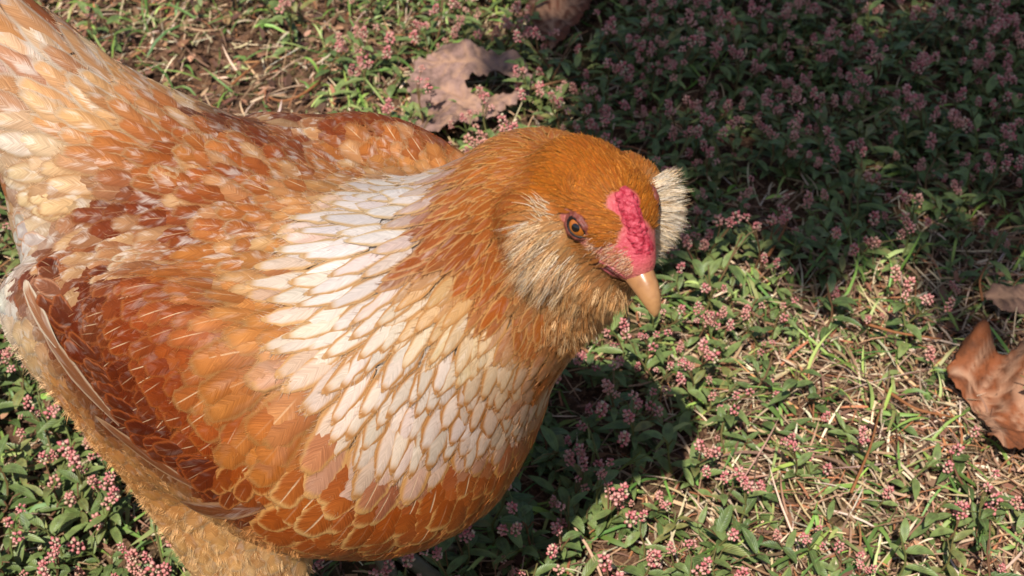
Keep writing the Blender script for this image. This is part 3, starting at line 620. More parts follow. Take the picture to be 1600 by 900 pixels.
# corner of the mouth
m=NT('lip'); MLIP=m.done(m.mix(m.noise(m.coord(),500,3),lin((176,70,82))*.66,lin((222,122,120))*.66),.4,.4)
m=NT('gape'); MGP=m.done(lin((92,34,34))*.6,.5,.3)
for s in (0,1):
    for nm,px_,rr,mt,off in (('lip',[(918,404),(934,407),(950,414),(966,425),(980,437)],.0006,MLIP,.0),('mouth_line',[(920,408),(936,412),(952,420),(967,432),(981,444)],.0005,MGP,.0001),('lip',[(926,413),(942,419),(956,428),(970,440)],.0007,MLIP,-.0002)):
        g,_=cast([p[0] for p in px_],[p[1] for p in px_]); g=g+grad(g)*off
        if s: g=mirror(g)
        V,F=tube(g,[rr*.4]+[rr]*(len(g)-2)+[rr*.5],8); ob(nm,mesh(nm,V-HLOC,F,mat=mt),hen)
m=NT('nostril'); MNO=m.done(lin((120,74,66))*.6,.4,.4)
for s in (1,-1):
    V,F=sph(np.zeros(3),1.,HU,0,math.pi,16,10); V=V@np.stack([HB,HR,HU]).T; V=V*np.array([.0034,.0018,.0019]); V=hd(.0195,s*.0052,-.0022)+V@np.stack([HB,HR,HU])
    ob('nostril',mesh('nostril',V-HLOC,F,mat=MNO),upper)
# legs and toes
m=NT('leg_scale'); w_=m.n('TexVoronoi'); w_.inputs['Scale'].default_value=260; m.put(w_.inputs['Vector'],m.coord()); m.bump(w_.outputs[0],.6,.001)
MLEG=m.done(m.mix(m.noise(m.coord(),90,2),lin((120,116,92))*.7,lin((168,152,112))*.7),.45,.4)
for s in (-1,1):
    k=hp(.008,s*.05,.115); an=hp(.004,s*.05,.02); V,F=tube([k,hp(.0,s*.05,.07),an],[.010,.0075,.0085],12)
    leg=ob('leg',mesh('leg',V-HLOC,F,mat=MLEG),hen)
    for ang,l in ((-.5,.05),(0,.06),(.5,.05),(math.pi,.025)):
        d=HF*math.cos(ang)+HL*math.sin(ang)
        V,F=tube([an,an+d*l*.35-HZ*.008,an+d*l*.8-HZ*.0125,an+d*l-HZ*.0125,an+d*(l+.012)-HZ*.016],[.0075,.0062,.005,.004,.0008],10)
        ob('toe',mesh('toe',V-HLOC,F,mat=MLEG),leg)
print('eye',proj(EYE),'beak base',proj(hd(.018,0,-.002)),'tip',proj(hd(.0411,0,-.0142)))
# ================================================================ GROUND
def gpt(px,py,z=0.):
    d=CF+CR*((px-800)/FPX)+CU*((450-py)/FPX); t=(z-CAM_H)/d[2]; return CO+d*t
def gh(x,y):
    P=np.stack(np.broadcast_arrays(np.asarray(x,float),np.asarray(y,float)),-1)
    return .006*wnoise(P,5.,1)+.0035*wnoise(P,14.,2)+.0015*wnoise(P,40.,3)-.004
s_=np.concatenate([-np.geomspace(1.6,160,34)[::-1],np.linspace(-1.55,1.55,260),np.geomspace(1.6,160,34)])
gx,gy=np.meshgrid(s_,s_+.9,indexing='ij'); n_=len(s_)
gz=gh(gx,gy)*np.clip(3-np.hypot(gx,gy-.9)/2,0,1)
fine=(np.abs(gx)<1.6)&(np.abs(gy-.9)<1.6); gz=gz+fine*np.random.default_rng(3).normal(0,.0012,gz.shape)
i=(np.arange(n_-1)[:,None]*n_+np.arange(n_-1)[None]).ravel()
# how much of each kind of cover: px, py, smartweed, straw, soil, grass
GM=[(150,60,.2,.4,.8,.4),(330,110,.08,.22,1,.12),(430,160,.08,.28,1,.1),(520,60,.4,.4,.5,.5),(600,140,.5,.5,.3,.6),(740,40,.8,.3,.2,.5),
(900,120,1,.1,.1,.2),(1100,60,1,.1,.1,.15),(1300,150,1,.08,.1,.15),(1500,80,.95,.15,.1,.2),(1200,250,1,.08,.1,.1),(1450,250,1,.1,.1,.15),(1600,250,.9,.2,.2,.2),
(1100,420,.9,.45,.3,.3),(1250,400,.75,.5,.5,.3),(1450,400,.6,.55,.6,.3),(1560,450,.25,.9,.6,.3),(1350,480,.35,1,.3,.6),(1500,530,.2,1,.3,.5),
(1150,540,.7,.8,.3,.5),(1300,600,.35,1,.3,.6),(1450,650,.2,1,.4,.4),(1580,760,.2,1,.4,.5),(1400,780,.35,1,.2,.6),(1250,700,.55,.8,.2,.6),(1150,760,.75,.5,.2,.5),
(1000,620,.9,.25,.2,.3),(900,750,1,.2,.2,.3),(1050,850,.8,.4,.2,.4),(1250,860,.6,.6,.2,.6),(1500,860,.5,.7,.2,.6),(700,880,1,.2,.2,.3),
(60,650,.9,.2,.2,.4),(150,800,.9,.4,.3,.4),(50,860,.85,.5,.4,.4),(220,870,.85,.4,.3,.4),(20,560,.7,.3,.3,.4),(600,500,.8,.3,.2,.3)]
GP=np.array([gpt(a,b)[:2] for a,b,*_ in GM]); GW=np.array([g[2:] for g in GM])
def cover(P):
    d=np.linalg.norm(P[:,None,:2]-GP[None],axis=2)+.02; w=d**-4.; w/=w.sum(1,keepdims=True); return w@GW
cg=cover(np.stack([gx.ravel(),gy.ravel()],1))
m=NT('soil'); co=m.coord()
n1=m.noise(co,60,5,.65); n2=m.noise(co,400,3,.6); n3=m.noise(co,7,3)
cs=m.mix(m.ramp(n1,.3,.7),lin((62,42,32))*.8,lin((132,96,72))*.8); cs=m.mix(m.ramp(n2,.5,.72),cs,lin((168,132,100))*.75)
cs=m.mix(m.math('MULTIPLY',m.ramp(n3,.45,.7),m.math('SUBTRACT',1.,m.attr('soil',2))),cs,lin((70,74,40))*.8)
m.bump(m.math('ADD',n1,m.math('MULTIPLY',n2,.5)),.8,.006); MSOIL=m.done(cs,.95,.15)
tag(ob('ground',mesh('ground',np.stack([gx,gy,gz],-1).reshape(-1,3),np.stack([i,i+n_,i+n_+1,i+1],1),dict(soil=cg[:,2]),mat=MSOIL)),kind='structure')
# ---------------------------------------------------------------- litter: straw, grass, crumbs
def blades(n,seed,key,box,Lr,Wr,rise,arch,cols,mat,name,label,cat,seg=4,gmin=.05,zr=(0,.012),skip=None):
    r=np.random.default_rng(seed); P=np.stack([r.uniform(box[0],box[1],n*3),r.uniform(box[2],box[3],n*3)],1)
    if skip: P=P[~((P[:,0]>skip[0])&(P[:,0]<skip[1])&(P[:,1]>skip[2])&(P[:,1]<skip[3]))]
    P=P[r.random(len(P))<np.clip(cover(P)[:,key],gmin,1)][:n]; n=len(P); P=np.c_[P,gh(P[:,0],P[:,1])+r.uniform(*zr,n)]
    a=r.uniform(0,6.283,n); L=r.uniform(*Lr,n)*np.exp(r.normal(0,.2,n)); W=r.uniform(*Wr,n); el=r.uniform(*rise,n)
    d=np.stack([np.cos(a)*np.cos(el),np.sin(a)*np.cos(el),np.sin(el)],1); sd=np.stack([-np.sin(a),np.cos(a),r.normal(0,.5,n)],1)
    t=np.linspace(0,1,seg+1); bend=r.normal(0,.22,n)
    X=P[:,None]+d[:,None]*(L[:,None]*t)[...,None]+sd[:,None]*(bend[:,None]*L[:,None]*t**2)[...,None]
    X[...,2]-=(r.uniform(*arch,n)*L)[:,None]*t**2; X[...,2]=np.maximum(X[...,2],gh(X[...,0],X[...,1])+.0008+.3*zr[1]*r.random(n)[:,None])
    w=W[:,None]*.5*np.array(([.7,1,.95,.7,.08] if seg==4 else list(np.linspace(.9,.2,seg+1)))); fold=np.array([0,0,1.])*.25
    V=np.stack([X-sd[:,None]*w[...,None],X+fold*-w[...,None],X+sd[:,None]*w[...,None]],2)
    F=(grid_faces(seg+1,3)[None]+(np.arange(n)*(seg+1)*3)[:,None,None]).reshape(-1,4)
    c=np.array([lin(q) for q in cols])[r.integers(0,len(cols),n)]*np.exp(r.normal(0,.22,(n,1)))*np.exp(r.normal(0,.06,(n,3)))
    o=ob(name,mesh(name,V.reshape(-1,3),F,dict(col=np.repeat(c*1.05,(seg+1)*3,0)),mat=mat)); return tag(o,label,cat,kind='stuff')
m=NT('straw'); MST=m.done(m.mix(m.noise(m.coord(),900,2),m.attr('col'),m.mix(.4,m.attr('col'),(.03,.02,.015))),.7,.3)
m=NT('grass'); MGR=m.done(m.attr('col'),.5,.35)
BOX=(-1.1,1.1,.25,1.9)
STRAW=[(212,184,146),(196,164,128),(178,142,110),(150,114,86),(226,204,170),(176,116,78),(122,90,70)]
blades(46000,51,1,BOX,(.012,.045),(.0007,.0018),(-.05,.45),(.0,.5),STRAW,MST,'dry_straw','pale dry grass straw littering the ground','straw')
blades(26000,54,1,BOX,(.005,.018),(.0008,.0020),(-.1,.6),(.0,.4),STRAW+[(120,128,70),(140,150,86)],MST,'straw_bits','short broken bits of straw and stems on the ground','straw',gmin=.2)
blades(13000,52,3,BOX,(.018,.05),(.0014,.0030),(.15,1.1),(.2,.8),[(110,134,58),(132,152,72),(92,120,60),(150,160,92),(84,108,48)],MGR,'grass','short green grass blades among the straw','grass')
blades(7000,53,2,BOX,(.005,.016),(.003,.007),(-.1,.5),(0,.3),[(120,84,62),(96,64,48),(150,108,80),(176,132,100),(80,54,42)],MST,'leaf_crumbs','brown crumbs of dead leaves on bare soil','leaf litter',gmin=.15)
blades(22000,55,1,(-2.4,2.4,-.8,3.2),(.02,.06),(.001,.0026),(-.05,.45),(.0,.5),STRAW,MST,'dry_straw','dry grass straw on the ground further off','straw',seg=2,gmin=.5,skip=BOX)
blades(14000,56,3,(-2.4,2.4,-.8,3.2),(.02,.06),(.0018,.0036),(.15,1.1),(.2,.8),[(110,134,58),(132,152,72),(92,120,60)],MGR,'grass','short green grass further off','grass',seg=2,gmin=.5,skip=BOX)
# soil crumbs
ico_v=np.array([(0,0,1),(.9,0,.3),(.28,.85,.3),(-.72,.52,.3),(-.72,-.52,.3),(.28,-.85,.3),(.5,.4,-.5),(-.5,.4,-.5),(-.4,-.5,-.5),(.5,-.4,-.5)],float)
ico_f=np.array([(0,1,2),(0,2,3),(0,3,4),(0,4,5),(0,5,1),(1,6,2),(2,7,3),(3,7,8),(3,8,4),(4,8,5),(5,9,1),(1,9,6),(2,6,7),(5,8,9)])
r=np.random.default_rng(61); P=np.stack([r.uniform(BOX[0],BOX[1],30000),r.uniform(BOX[2],BOX[3],30000)],1); P=P[r.random(30000)<cover(P)[:,2]*.8][:7000]
k=r.uniform(.0012,.0045,len(P))*np.exp(r.normal(0,.25,len(P))); V=ico_v[None]*(k[:,None,None]*r.uniform(.6,1.2,(len(P),10,3)))
V=V+np.c_[P,gh(P[:,0],P[:,1])+.4*k][:,None]; F=(ico_f[None]+(np.arange(len(P))*10)[:,None,None]).reshape(-1,3)
tag(ob('soil_crumbs',mesh('soil_crumbs',V.reshape(-1,3),F,smooth=False,mat=MSOIL)),'small brown soil crumbs on the bare ground','soil',kind='stuff')
# ---------------------------------------------------------------- smartweed
m=NT('smartweed_leaf'); rn=m.rnd(); q_=m.xyz(m.attr('f_uv',1)); au=m.math('ABSOLUTE',q_[0])
lf=m.mix(rn,lin((88,108,56))*.84,lin((134,150,84))*.84); lf=m.mix(m.ramp(m.math('FRACT',m.math('MULTIPLY',rn,7.3)),.82,1.),lf,lin((168,160,92))*.6)
lf=m.mix(m.math('MULTIPLY',m.ramp(m.noise(m.coord(),160,3),.5,.75),.35),lf,lin((120,96,62))*.6)
lf=m.mix(m.ramp(au,.10,.02),lf,lin((150,170,104))*.6)
ch=m.math('MULTIPLY',m.ramp(m.math('ABSOLUTE',m.math('SUBTRACT',q_[1],.45)),.16,.05),m.ramp(au,.75,.4)); lf=m.mix(m.math('MULTIPLY',ch,.28),lf,lin((54,58,40))*.6)
vein=m.n('TexWave'); m.put(vein.inputs['Vector'],m.comb(m.math('SUBTRACT',q_[1],m.math('MULTIPLY',au,.2)),0.,0.)); vein.inputs['Scale'].default_value=3.2
m.bump(vein.outputs[1],.3,.0012)
MLF=m.done(lf,.42,.4,Transmission_Weight=0.)
m=NT('smartweed_stem'); MSTM=m.done(m.mix(m.rnd(),lin((140,96,70))*.6,lin((128,140,74))*.6),.5,.3)
m=NT('smartweed_bud'); rn2=m.rnd(); pk=m.attr('pk',2)
bc=m.mix(pk,lin((216,108,114))*.76,lin((250,196,178))*.78); bc=m.mix(m.ramp(pk,.78,.95),bc,lin((232,216,176))*.66); bc=m.mix(m.ramp(rn2,.4,1.,0,.55),bc,lin((232,176,148))*.7)
MBD=m.done(bc,.45,.35,Subsurface_Weight=.0)
def leaf_mesh(L,W,droop,fold,r):
    t=np.array([0,.12,.28,.46,.64,.8,.92,1.]); U=np.array([-1,0,1.]); w=W*.5*np.sin(np.pi*np.clip(t,.0,1)**.8)**.8; w[0]=W*.04; w[-1]=0
    X=np.zeros((8,3,3)); X[...,0]=L*t[:,None]*np.cos(droop*t[:,None]*.8); X[...,1]=w[:,None]*U+L*.05*r.normal()*t[:,None]**2; X[...,2]=np.abs(U)*w[:,None]*fold+(L*(.25*t-droop*t**2*.55))[:,None]
    X[...,2]+=.12*w[:,None]*U*np.sin(t*5+r.uniform(0,6))[:,None]
    uvv=np.zeros((8,3,3)); uvv[...,0]=U; uvv[...,1]=t[:,None]
    return X.reshape(-1,3),grid_faces(8,3),uvv.reshape(-1,3)
r=np.random.default_rng(71)
LM=[]
for i in range(8):
    V,F,U_=leaf_mesh(r.uniform(.019,.033),r.uniform(.006,.0095),r.uniform(.2,.9),r.uniform(.15,.5),r); LM.append((V,F,U_,mesh('smartweed_leaf',V,F,dict(f_uv=U_),mat=MLF)))
oct_v=np.array([(0,0,1.25),(.8,0,.2),(.25,.76,.2),(-.65,.47,.2),(-.65,-.47,.2),(.25,-.76,.2),(0,0,-.9)]); oct_f=np.array([(0,1,2),(0,2,3),(0,3,4),(0,4,5),(0,5,1),(6,2,1),(6,3,2),(6,4,3),(6,5,4),(6,1,5)])
FM=[]
for i in range(6):
    nb=[10,14,18,12,22,8][i]; Ls=[.0045,.0065,.0085,.0055,.0105,.0035][i]; V=[];F=[];PK=[]
    for k in range(nb):
        t=(k+.5)/nb; a=k*2.4+r.normal(0,.2); rad=.0021*math.sin(math.pi*min(1,t*.8+.18))**.7+.0002; c=np.array([math.cos(a)*rad,math.sin(a)*rad,Ls*t]); s=r.uniform(.0009,.0016)
        ax=np.array([math.cos(a),math.sin(a),.9]); Rm=np.array(Vector(ax).to_track_quat('Z','Y').to_matrix())
        V.append((oct_v*s)@Rm.T+c); F.append(oct_f+7*k); PK+= [r.random()]*7
    V=np.concatenate(V);F=np.concatenate(F); FM.append((V,F,np.array(PK),mesh('flower_head',V,F,dict(pk=np.array(PK)),mat=MBD)))
def rotz(a): c,s=math.cos(a),math.sin(a); return np.array([[c,-s,0],[s,c,0],[0,0,1.]])
def design(seed,flower=True):
    """one plant: a leaning stem, its leaves, its flower heads (each a mesh number with a matrix)"""
    r=np.random.default_rng(seed); H=r.uniform(.022,.055); lean=r.uniform(.1,.55)*H; t=np.linspace(0,1,7)
    st=np.stack([lean*t**1.5+.004*np.sin(t*4+r.uniform(0,6)),.004*np.sin(t*5+r.uniform(0,6)),H*t],1)
    sv,sf=tube(st,np.linspace(.0011,.0006,7),5,False); leaves=[];fl=[]
    nl=r.integers(4,7)
    for i in range(nl):
        tt=.12+.8*(i+r.random()*.6)/nl; p=np.array([np.interp(tt,t,st[:,k]) for k in range(3)])
        leaves.append((int(r.integers(0,8)),p,i*2.4+r.normal(0,.5),r.uniform(-.25,.55),r.uniform(.75,1.15)*(1.1-.35*tt)))
    tops=[st[-1]]
    for i in range(r.integers(0,3)): tops.append(st[-1]+np.array([r.normal(0,.010),r.normal(0,.010),r.uniform(-.008,.008)]))
    for p in tops[1:]:
        q=tube([st[4],(st[5]+p)/2+[0,0,.003],p],[.0006,.0005,.0004],5,False); sf=sf+[tuple(a+len(sv) for a in f) for f in q[1]]; sv=np.concatenate([sv,q[0]])
    if flower:
        for p in tops: fl.append((int(r.integers(0,6)),p,r.uniform(0,6.28),r.uniform(0,.6),r.uniform(1.0,1.5)))
    return mesh('smartweed_stem',sv,sf,mat=MSTM),sv,sf,leaves,fl
def mat4(p,az,pitch,s):
    return Matrix.Translation(Vector(p))@Matrix.Rotation(az,4,'Z')@Matrix.Rotation(-pitch,4,'Y')@Matrix.Scale(s,4)
DES=[design(100+i,i<7) for i in range(14)]
def merged(D):
    Vs=[D[1]];Fs=[list(f) for f in D[2]];mi=[0]*len(D[2]);UV=[np.zeros((len(D[1]),3))];PK=[np.zeros(len(D[1]))];o=len(D[1])
    for kind,lst,src in ((1,D[3],LM),(2,D[4],FM)):
        for (k,p,az,pi_,s) in lst:
            M=np.array(mat4(p,az,pi_,s)); v=src[k][0]@M[:3,:3].T+M[:3,3]; Vs.append(v); Fs+=[[int(a)+o for a in f] for f in src[k][1]]; mi+=[kind]*len(src[k][1]); o+=len(v)
            UV.append(src[k][2] if kind==1 else np.zeros((len(v),3))); PK.append(src[k][2] if kind==2 else np.zeros(len(v)))
    return mesh('smartweed_plant',np.concatenate(Vs),Fs,dict(f_uv=np.concatenate(UV),pk=np.concatenate(PK)),mats=[MSTM,MLF,MBD],mi=mi)
PCOL=bpy.data.collections.new('plant_kinds')
for i,D in enumerate(DES): PCOL.objects.link(bpy.data.objects.new('smartweed_kind_%02d'%i,merged(D)))
# where they grow
r=np.random.default_rng(81); N=15000
P=np.stack([r.uniform(-1.05,1.05,N),r.uniform(.30,1.95,N)],1); P=P[r.random(N)<np.clip(cover(P)[:,0],.05,1)**1.45]
P2=np.stack([r.uniform(-2.4,2.4,16000),r.uniform(-.8,3.2,16000)],1); P2=P2[~((np.abs(P2[:,0])<1.05)&(P2[:,1]>.3)&(P2[:,1]<1.95))]; P=np.concatenate([P,P2[r.random(len(P2))<np.clip(cover(P2)[:,0],.2,.7)]]); N=len(P)
P=np.c_[P,gh(P[:,0],P[:,1])-.001]; kind=r.integers(0,14,N); yaw=r.uniform(0,6.283,N); sc=r.uniform(.58,1.08,N)
pp=proj(P+[0,0,.02]); vis=(pp[:,0]>8)&(pp[:,0]<1592)&(pp[:,1]>8)&(pp[:,1]<885)
_,hh=cast(pp[:,0],pp[:,1]); vis&=~hh
LEAFPX=[((640,830),(80,205)),((822,945),(0,75)),((1480,1600),(548,705)),((1540,1600),(452,488))]
for (x0,x1),(y0,y1) in LEAFPX: 
    on=(pp[:,0]>x0+12)&(pp[:,0]<x1-8)&(pp[:,1]>y0+8)&(pp[:,1]<y1+10); kind[on]=-1
foot=np.zeros(N,bool)
for s in (-1,1): foot|=np.linalg.norm(P[:,:2]-hp(.015,s*.05,0)[:2],axis=1)<.05
kind[foot]=-1
vi=np.where(vis&(kind>=0)&(kind<7))[0]; vi=vi[np.argsort(pp[vi,2])]
# a thinned pick of the nearest, so that single plants stand out of the mat
ind=vi[::2][:250] if len(vi)>500 else vi[:250]
def zone(x,y,i):
    if x<330 and y>450:
        if y<660: return "pink-budded smartweed under the hen's wing tip at the left edge","smartweed below the wing tip"
        if x<150: return "pink-budded smartweed in the lower left corner of the photo","smartweed in the lower left corner"
        return "pink-flowered smartweed growing right beside the hen's feathered thigh","smartweed beside the thigh"
    if x<640 and y<200: return "pink smartweed sprig in sunlit litter behind the hen's back","smartweed behind the back"
    if x<840 and y<230: return "smartweed sprig in the sun around the pinkish-brown leaf","smartweed around the pinkish leaf"
    if y<385:
        if y<95: return ("smartweed in tree shade beside the dark leaf at the top edge","smartweed beside the top leaf") if x<1080 else (("smartweed in tree shade along the top edge, right of the leaf","smartweed along the top edge") if x<1350 else ("smartweed in tree shade in the upper right corner","smartweed in the upper right corner"))
        if x<1010: return "shaded smartweed sprig just behind the crown of the hen's head","smartweed behind the head"
        if x<1200: return ("shaded smartweed sprig straight above the far cheek tuft","smartweed above the cheek tuft") if y<280 else ("smartweed with dusky pink buds next to the far cheek tuft","smartweed next to the cheek tuft")
        if x<1420: return ("smartweed in the middle of the tree shade","smartweed in the deep shade") if y<250 else ("smartweed along the lower rim of the tree shade","smartweed at the rim of the shade")
        return ("smartweed in tree shade near the right edge of the photo","smartweed by the right edge") if y<250 else ("half-shaded smartweed above the small grey-brown leaf","smartweed above the grey leaf")
    if x<1090 and y>560:
        if y>800: return "pink-budded smartweed at the bottom edge below the hen's breast","smartweed below the breast"
        return "smartweed with pink buds standing in the hen's own shadow","smartweed in the hen's shadow"
    if y<560: return ("pink smartweed sprig in the sun just right of the beak","smartweed right of the beak") if x<1200 else ("sunlit pink smartweed between the beak and the rusty leaf","smartweed in the sunny middle")
    if y<720: return "pink-budded smartweed in straw left of the large rusty leaf","smartweed left of the rusty leaf"
    return ("pink-budded smartweed at the sunny rim of the hen's shadow, low in the photo","smartweed at the shadow's rim") if x<1280 else ("pink-budded smartweed in straw in the lower right corner","smartweed in the lower right corner")
for n_i,i in enumerate(ind):
    D=DES[kind[i]]; e=ob('smartweed',None,loc=P[i]); e.rotation_euler=(0,0,float(yaw[i])); e.scale=(float(sc[i]),)*3
    lb,gp=zone(pp[i,0],pp[i,1],i); tag(e,lb,'smartweed',gp)
    ob('stem',D[0],e)
    for nm,lst,src in (('leaf',D[3],LM),('flower_head',D[4],FM)):
        for (k,p,az,pi_,s) in lst:
            c=ob(nm,src[k][3],e); c.matrix_local=mat4(p,az,pi_,s)
oth=np.setdiff1d(np.where(kind>=0)[0],ind); print('smartweed',len(ind),'own',len(oth),'mat')
# the mat of the others: one object of instances
pm=bpy.data.meshes.new('smartweed_mat'); pm.vertices.add(len(oth)); pm.vertices.foreach_set('co',P[oth].astype(np.float32).ravel())
pm.attributes.new('rot','FLOAT_VECTOR','POINT').data.foreach_set('vector',np.stack([0*yaw[oth],0*yaw[oth],yaw[oth]],1).astype(np.float32).ravel())
pm.attributes.new('scl','FLOAT','POINT').data.foreach_set('value',sc[oth].astype(np.float32)); pm.attributes.new('kin','INT','POINT').data.foreach_set('value',kind[oth].astype(np.int32))
po=tag(ob('smartweed_mat',pm),'dense mat of low smartweed covering the ground','ground cover',kind='stuff')
ng=bpy.data.node_groups.new('mat_of_plants','GeometryNodeTree'); ng.interface.new_socket('Geometry',in_out='INPUT',socket_type='NodeSocketGeometry'); ng.interface.new_socket('Geometry',in_out='OUTPUT',socket_type='NodeSocketGeometry')
gi=ng.nodes.new('NodeGroupInput'); go=ng.nodes.new('NodeGroupOutput'); ip=ng.nodes.new('GeometryNodeInstanceOnPoints'); cn_=ng.nodes.new('GeometryNodeCollectionInfo')
cn_.inputs['Collection'].default_value=PCOL; cn_.inputs['Separate Children'].default_value=True; cn_.inputs['Reset Children'].default_value=True
def na(name,ty):
    x=ng.nodes.new('GeometryNodeInputNamedAttribute'); x.data_type=ty; x.inputs[0].default_value=name; return x.outputs[0]
ng.links.new(gi.outputs[0],ip.inputs['Points']); ng.links.new(cn_.outputs[0],ip.inputs['Instance']); ip.inputs['Pick Instance'].default_value=True
ng.links.new(na('kin','INT'),ip.inputs['Instance Index']); ng.links.new(na('rot','FLOAT_VECTOR'),ip.inputs['Rotation']); ng.links.new(na('scl','FLOAT'),ip.inputs['Scale'])
ng.links.new(ip.outputs[0],go.inputs[0]); md=po.modifiers.new('plants','NODES'); md.node_group=ng
# ---------------------------------------------------------------- fallen leaves
m=NT('dead_leaf'); nz=m.noise(m.coord(),60,4,.6); n5=m.noise(m.coord(),300,3)
dl=m.mix(m.ramp(nz,.35,.65),m.attr('col'),m.mix(.6,m.attr('col'),(.03,.016,.01))); dl=m.mix(m.math('MULTIPLY',m.attr('vein',2),.75),dl,lin((226,176,140))*.62)
dl=m.mix(m.math('MULTIPLY',m.ramp(n5,.62,.75),.6),dl,(.03,.018,.014))
m.bump(m.math('ADD',n5,m.math('MULTIPLY',m.attr('vein',2),1.6)),.5,.0015); MDL=m.done(dl,.72,.22)
def inpoly(q,pl):
    ins=np.zeros(len(q),bool); j=len(pl)-1
    for i in range(len(pl)):
        c=((pl[i,1]>q[:,1])!=(pl[j,1]>q[:,1]))&(q[:,0]<(pl[j,0]-pl[i,0])*(q[:,1]-pl[i,1])/(pl[j,1]-pl[i,1]+1e-9)+pl[i,0]); ins^=c; j=i
    return ins
def fallen(label,outline,veins,hfun,col,holes=(),z0=.022,step=.0026,stalk=None,seed=0):
    r=np.random.default_rng(seed)
    def ring(px):
        q=np.array([gpt(a,b,z0)[:2] for a,b in px]); out=[]
        for a,b in zip(q,np.roll(q,-1,0)):
            k=max(1,int(np.linalg.norm(b-a)/step)); nrm=np.array([-(b-a)[1],(b-a)[0]])/(np.linalg.norm(b-a)+1e-9)
            for t in np.arange(k)/k: out.append(a+(b-a)*t+nrm*(r.normal(0,.0011)+.0022*abs(math.sin(t*math.pi*2+a[0]*90))))
        return np.array(out)
    rings=[ring(outline)]+[ring(h) for h in holes]; lo,hi=rings[0].min(0),rings[0].max(0)
    g=np.stack(np.meshgrid(np.arange(lo[0],hi[0],step),np.arange(lo[1],hi[1],step),indexing='ij'),-1).reshape(-1,2)+r.normal(0,step*.15,(1,2))
    g=g[inpoly(g,rings[0])]
    for h in rings[1:]: g=g[~inpoly(g,h)]
    vs=[];es=[]
    for rg in rings:
        k=len(vs); vs+=[Vector(p) for p in rg]; es+=[(k+i,k+(i+1)%len(rg)) for i in range(len(rg))]
    vs+=[Vector(p) for p in g]
    ov,_,of,*_=delaunay_2d_cdt(vs,es,[],0,1e-6); ov=np.array([v[:] for v in ov]); of=np.array(of); cen=ov[of].mean(1); kp=inpoly(cen,rings[0])
    for h in rings[1:]: kp&=~inpoly(cen,h)
    of=of[kp]
    vn=np.full(len(ov),1.); side=[]
    for a,b in veins:
        a,b=np.array(a,float),np.array(b,float); d=b-a; q=np.array([-d[1],d[0]])
        for t_ in np.arange(.15,.95,.13):
            for sg in (-1,1): side.append((a+d*(t_+r.normal(0,.02)),a+d*(t_+.13)+sg*q*(.22*(1.1-t_))+r.normal(0,2,2)))
    for a,b in side:
        a=gpt(*a,z0)[:2]; b=gpt(*b,z0)[:2]; t=np.clip(((ov-a)@(b-a))/((b-a)@(b-a)),0,1); vn=np.minimum(vn,.0009+np.linalg.norm(ov-a-t[:,None]*(b-a),axis=1))
    for a,b in veins:
        a=gpt(*a,z0)[:2]; b=gpt(*b,z0)[:2]; t=np.clip(((ov-a)@(b-a))/((b-a)@(b-a)),0,1); vn=np.minimum(vn,np.linalg.norm(ov-a-t[:,None]*(b-a),axis=1))
    px=proj(np.c_[ov,np.full(len(ov),z0)]); z=z0+hfun(px[:,0],px[:,1])+.0026*wnoise(ov,60,seed)+.0012*wnoise(ov,150,seed+1)-.0020*np.clip(1-vn/.006,0,1)
    V=np.c_[ov,z]; c=V.mean(0); c[2]=gh(c[0],c[1])
    me=mesh('fallen_leaf',V-c,of,dict(col=np.tile(lin(col)*.62,(len(V),1)),vein=np.clip(1.15-vn/.0030,0,1)),mat=MDL)
    o=tag(ob('fallen_leaf',me,loc=c),label,'leaf','fallen leaves'); sd=o.modifiers.new('thickness','SOLIDIFY'); sd.thickness=.0003
    if stalk is not None:
        k=[gpt(a,b,zz) for a,b,zz in stalk]; V,F=tube(np.array(k)-c,np.linspace(.0014,.0009,len(k)),7); ob('stalk',mesh('stalk',V,F,mat=MDS),o)
    return o
m=NT('leaf_stalk'); MDS=m.done(lin((150,108,72))*.6,.6,.3)
gs=lambda x,y,cx,cy,w: np.exp(-((x-cx)**2+(y-cy)**2)/w**2)
fallen('pinkish-brown dead leaf with a gap between its lobes, behind the hen\'s back',[(640,120),(655,92),(690,82),(725,92),(762,100),(800,104),(822,116),(831,134),(828,146),(818,156),(790,164),(770,180),(740,192),(712,203),(680,204),(650,192),(630,182),(626,160),(642,142)],
  [((828,140),(640,165)),((790,152),(690,196)),((810,132),(665,95)),((740,160),(690,130))],lambda x,y:.022*gs(x,y,740,92,45)+.016*gs(x,y,806,112,26)-.014*gs(x,y,640,165,40)+.012*gs(x,y,705,200,26)-.008*gs(x,y,700,150,40),(192,152,136),
  holes=[[(738,126),(752,129),(774,127),(798,134),(824,139),(806,142),(790,146),(772,145),(758,150),(742,151),(738,143),(731,137)]],stalk=[(828,139,.024),(870,128,.018),(930,112,.014)],seed=3)
fallen('dark reddish-brown dead leaf cut by the top edge of the photo',[(822,-20),(824,20),(836,52),(852,72),(862,78),(885,62),(910,40),(930,18),(950,-10),(945,-50),(890,-70),(830,-60)],
  [((862,76),(868,-60)),((866,40),(925,0)),((864,50),(832,10))],lambda x,y:.02*gs(x,y,880,-10,50)+.01*gs(x,y,930,10,30),(150,88,62),seed=5)
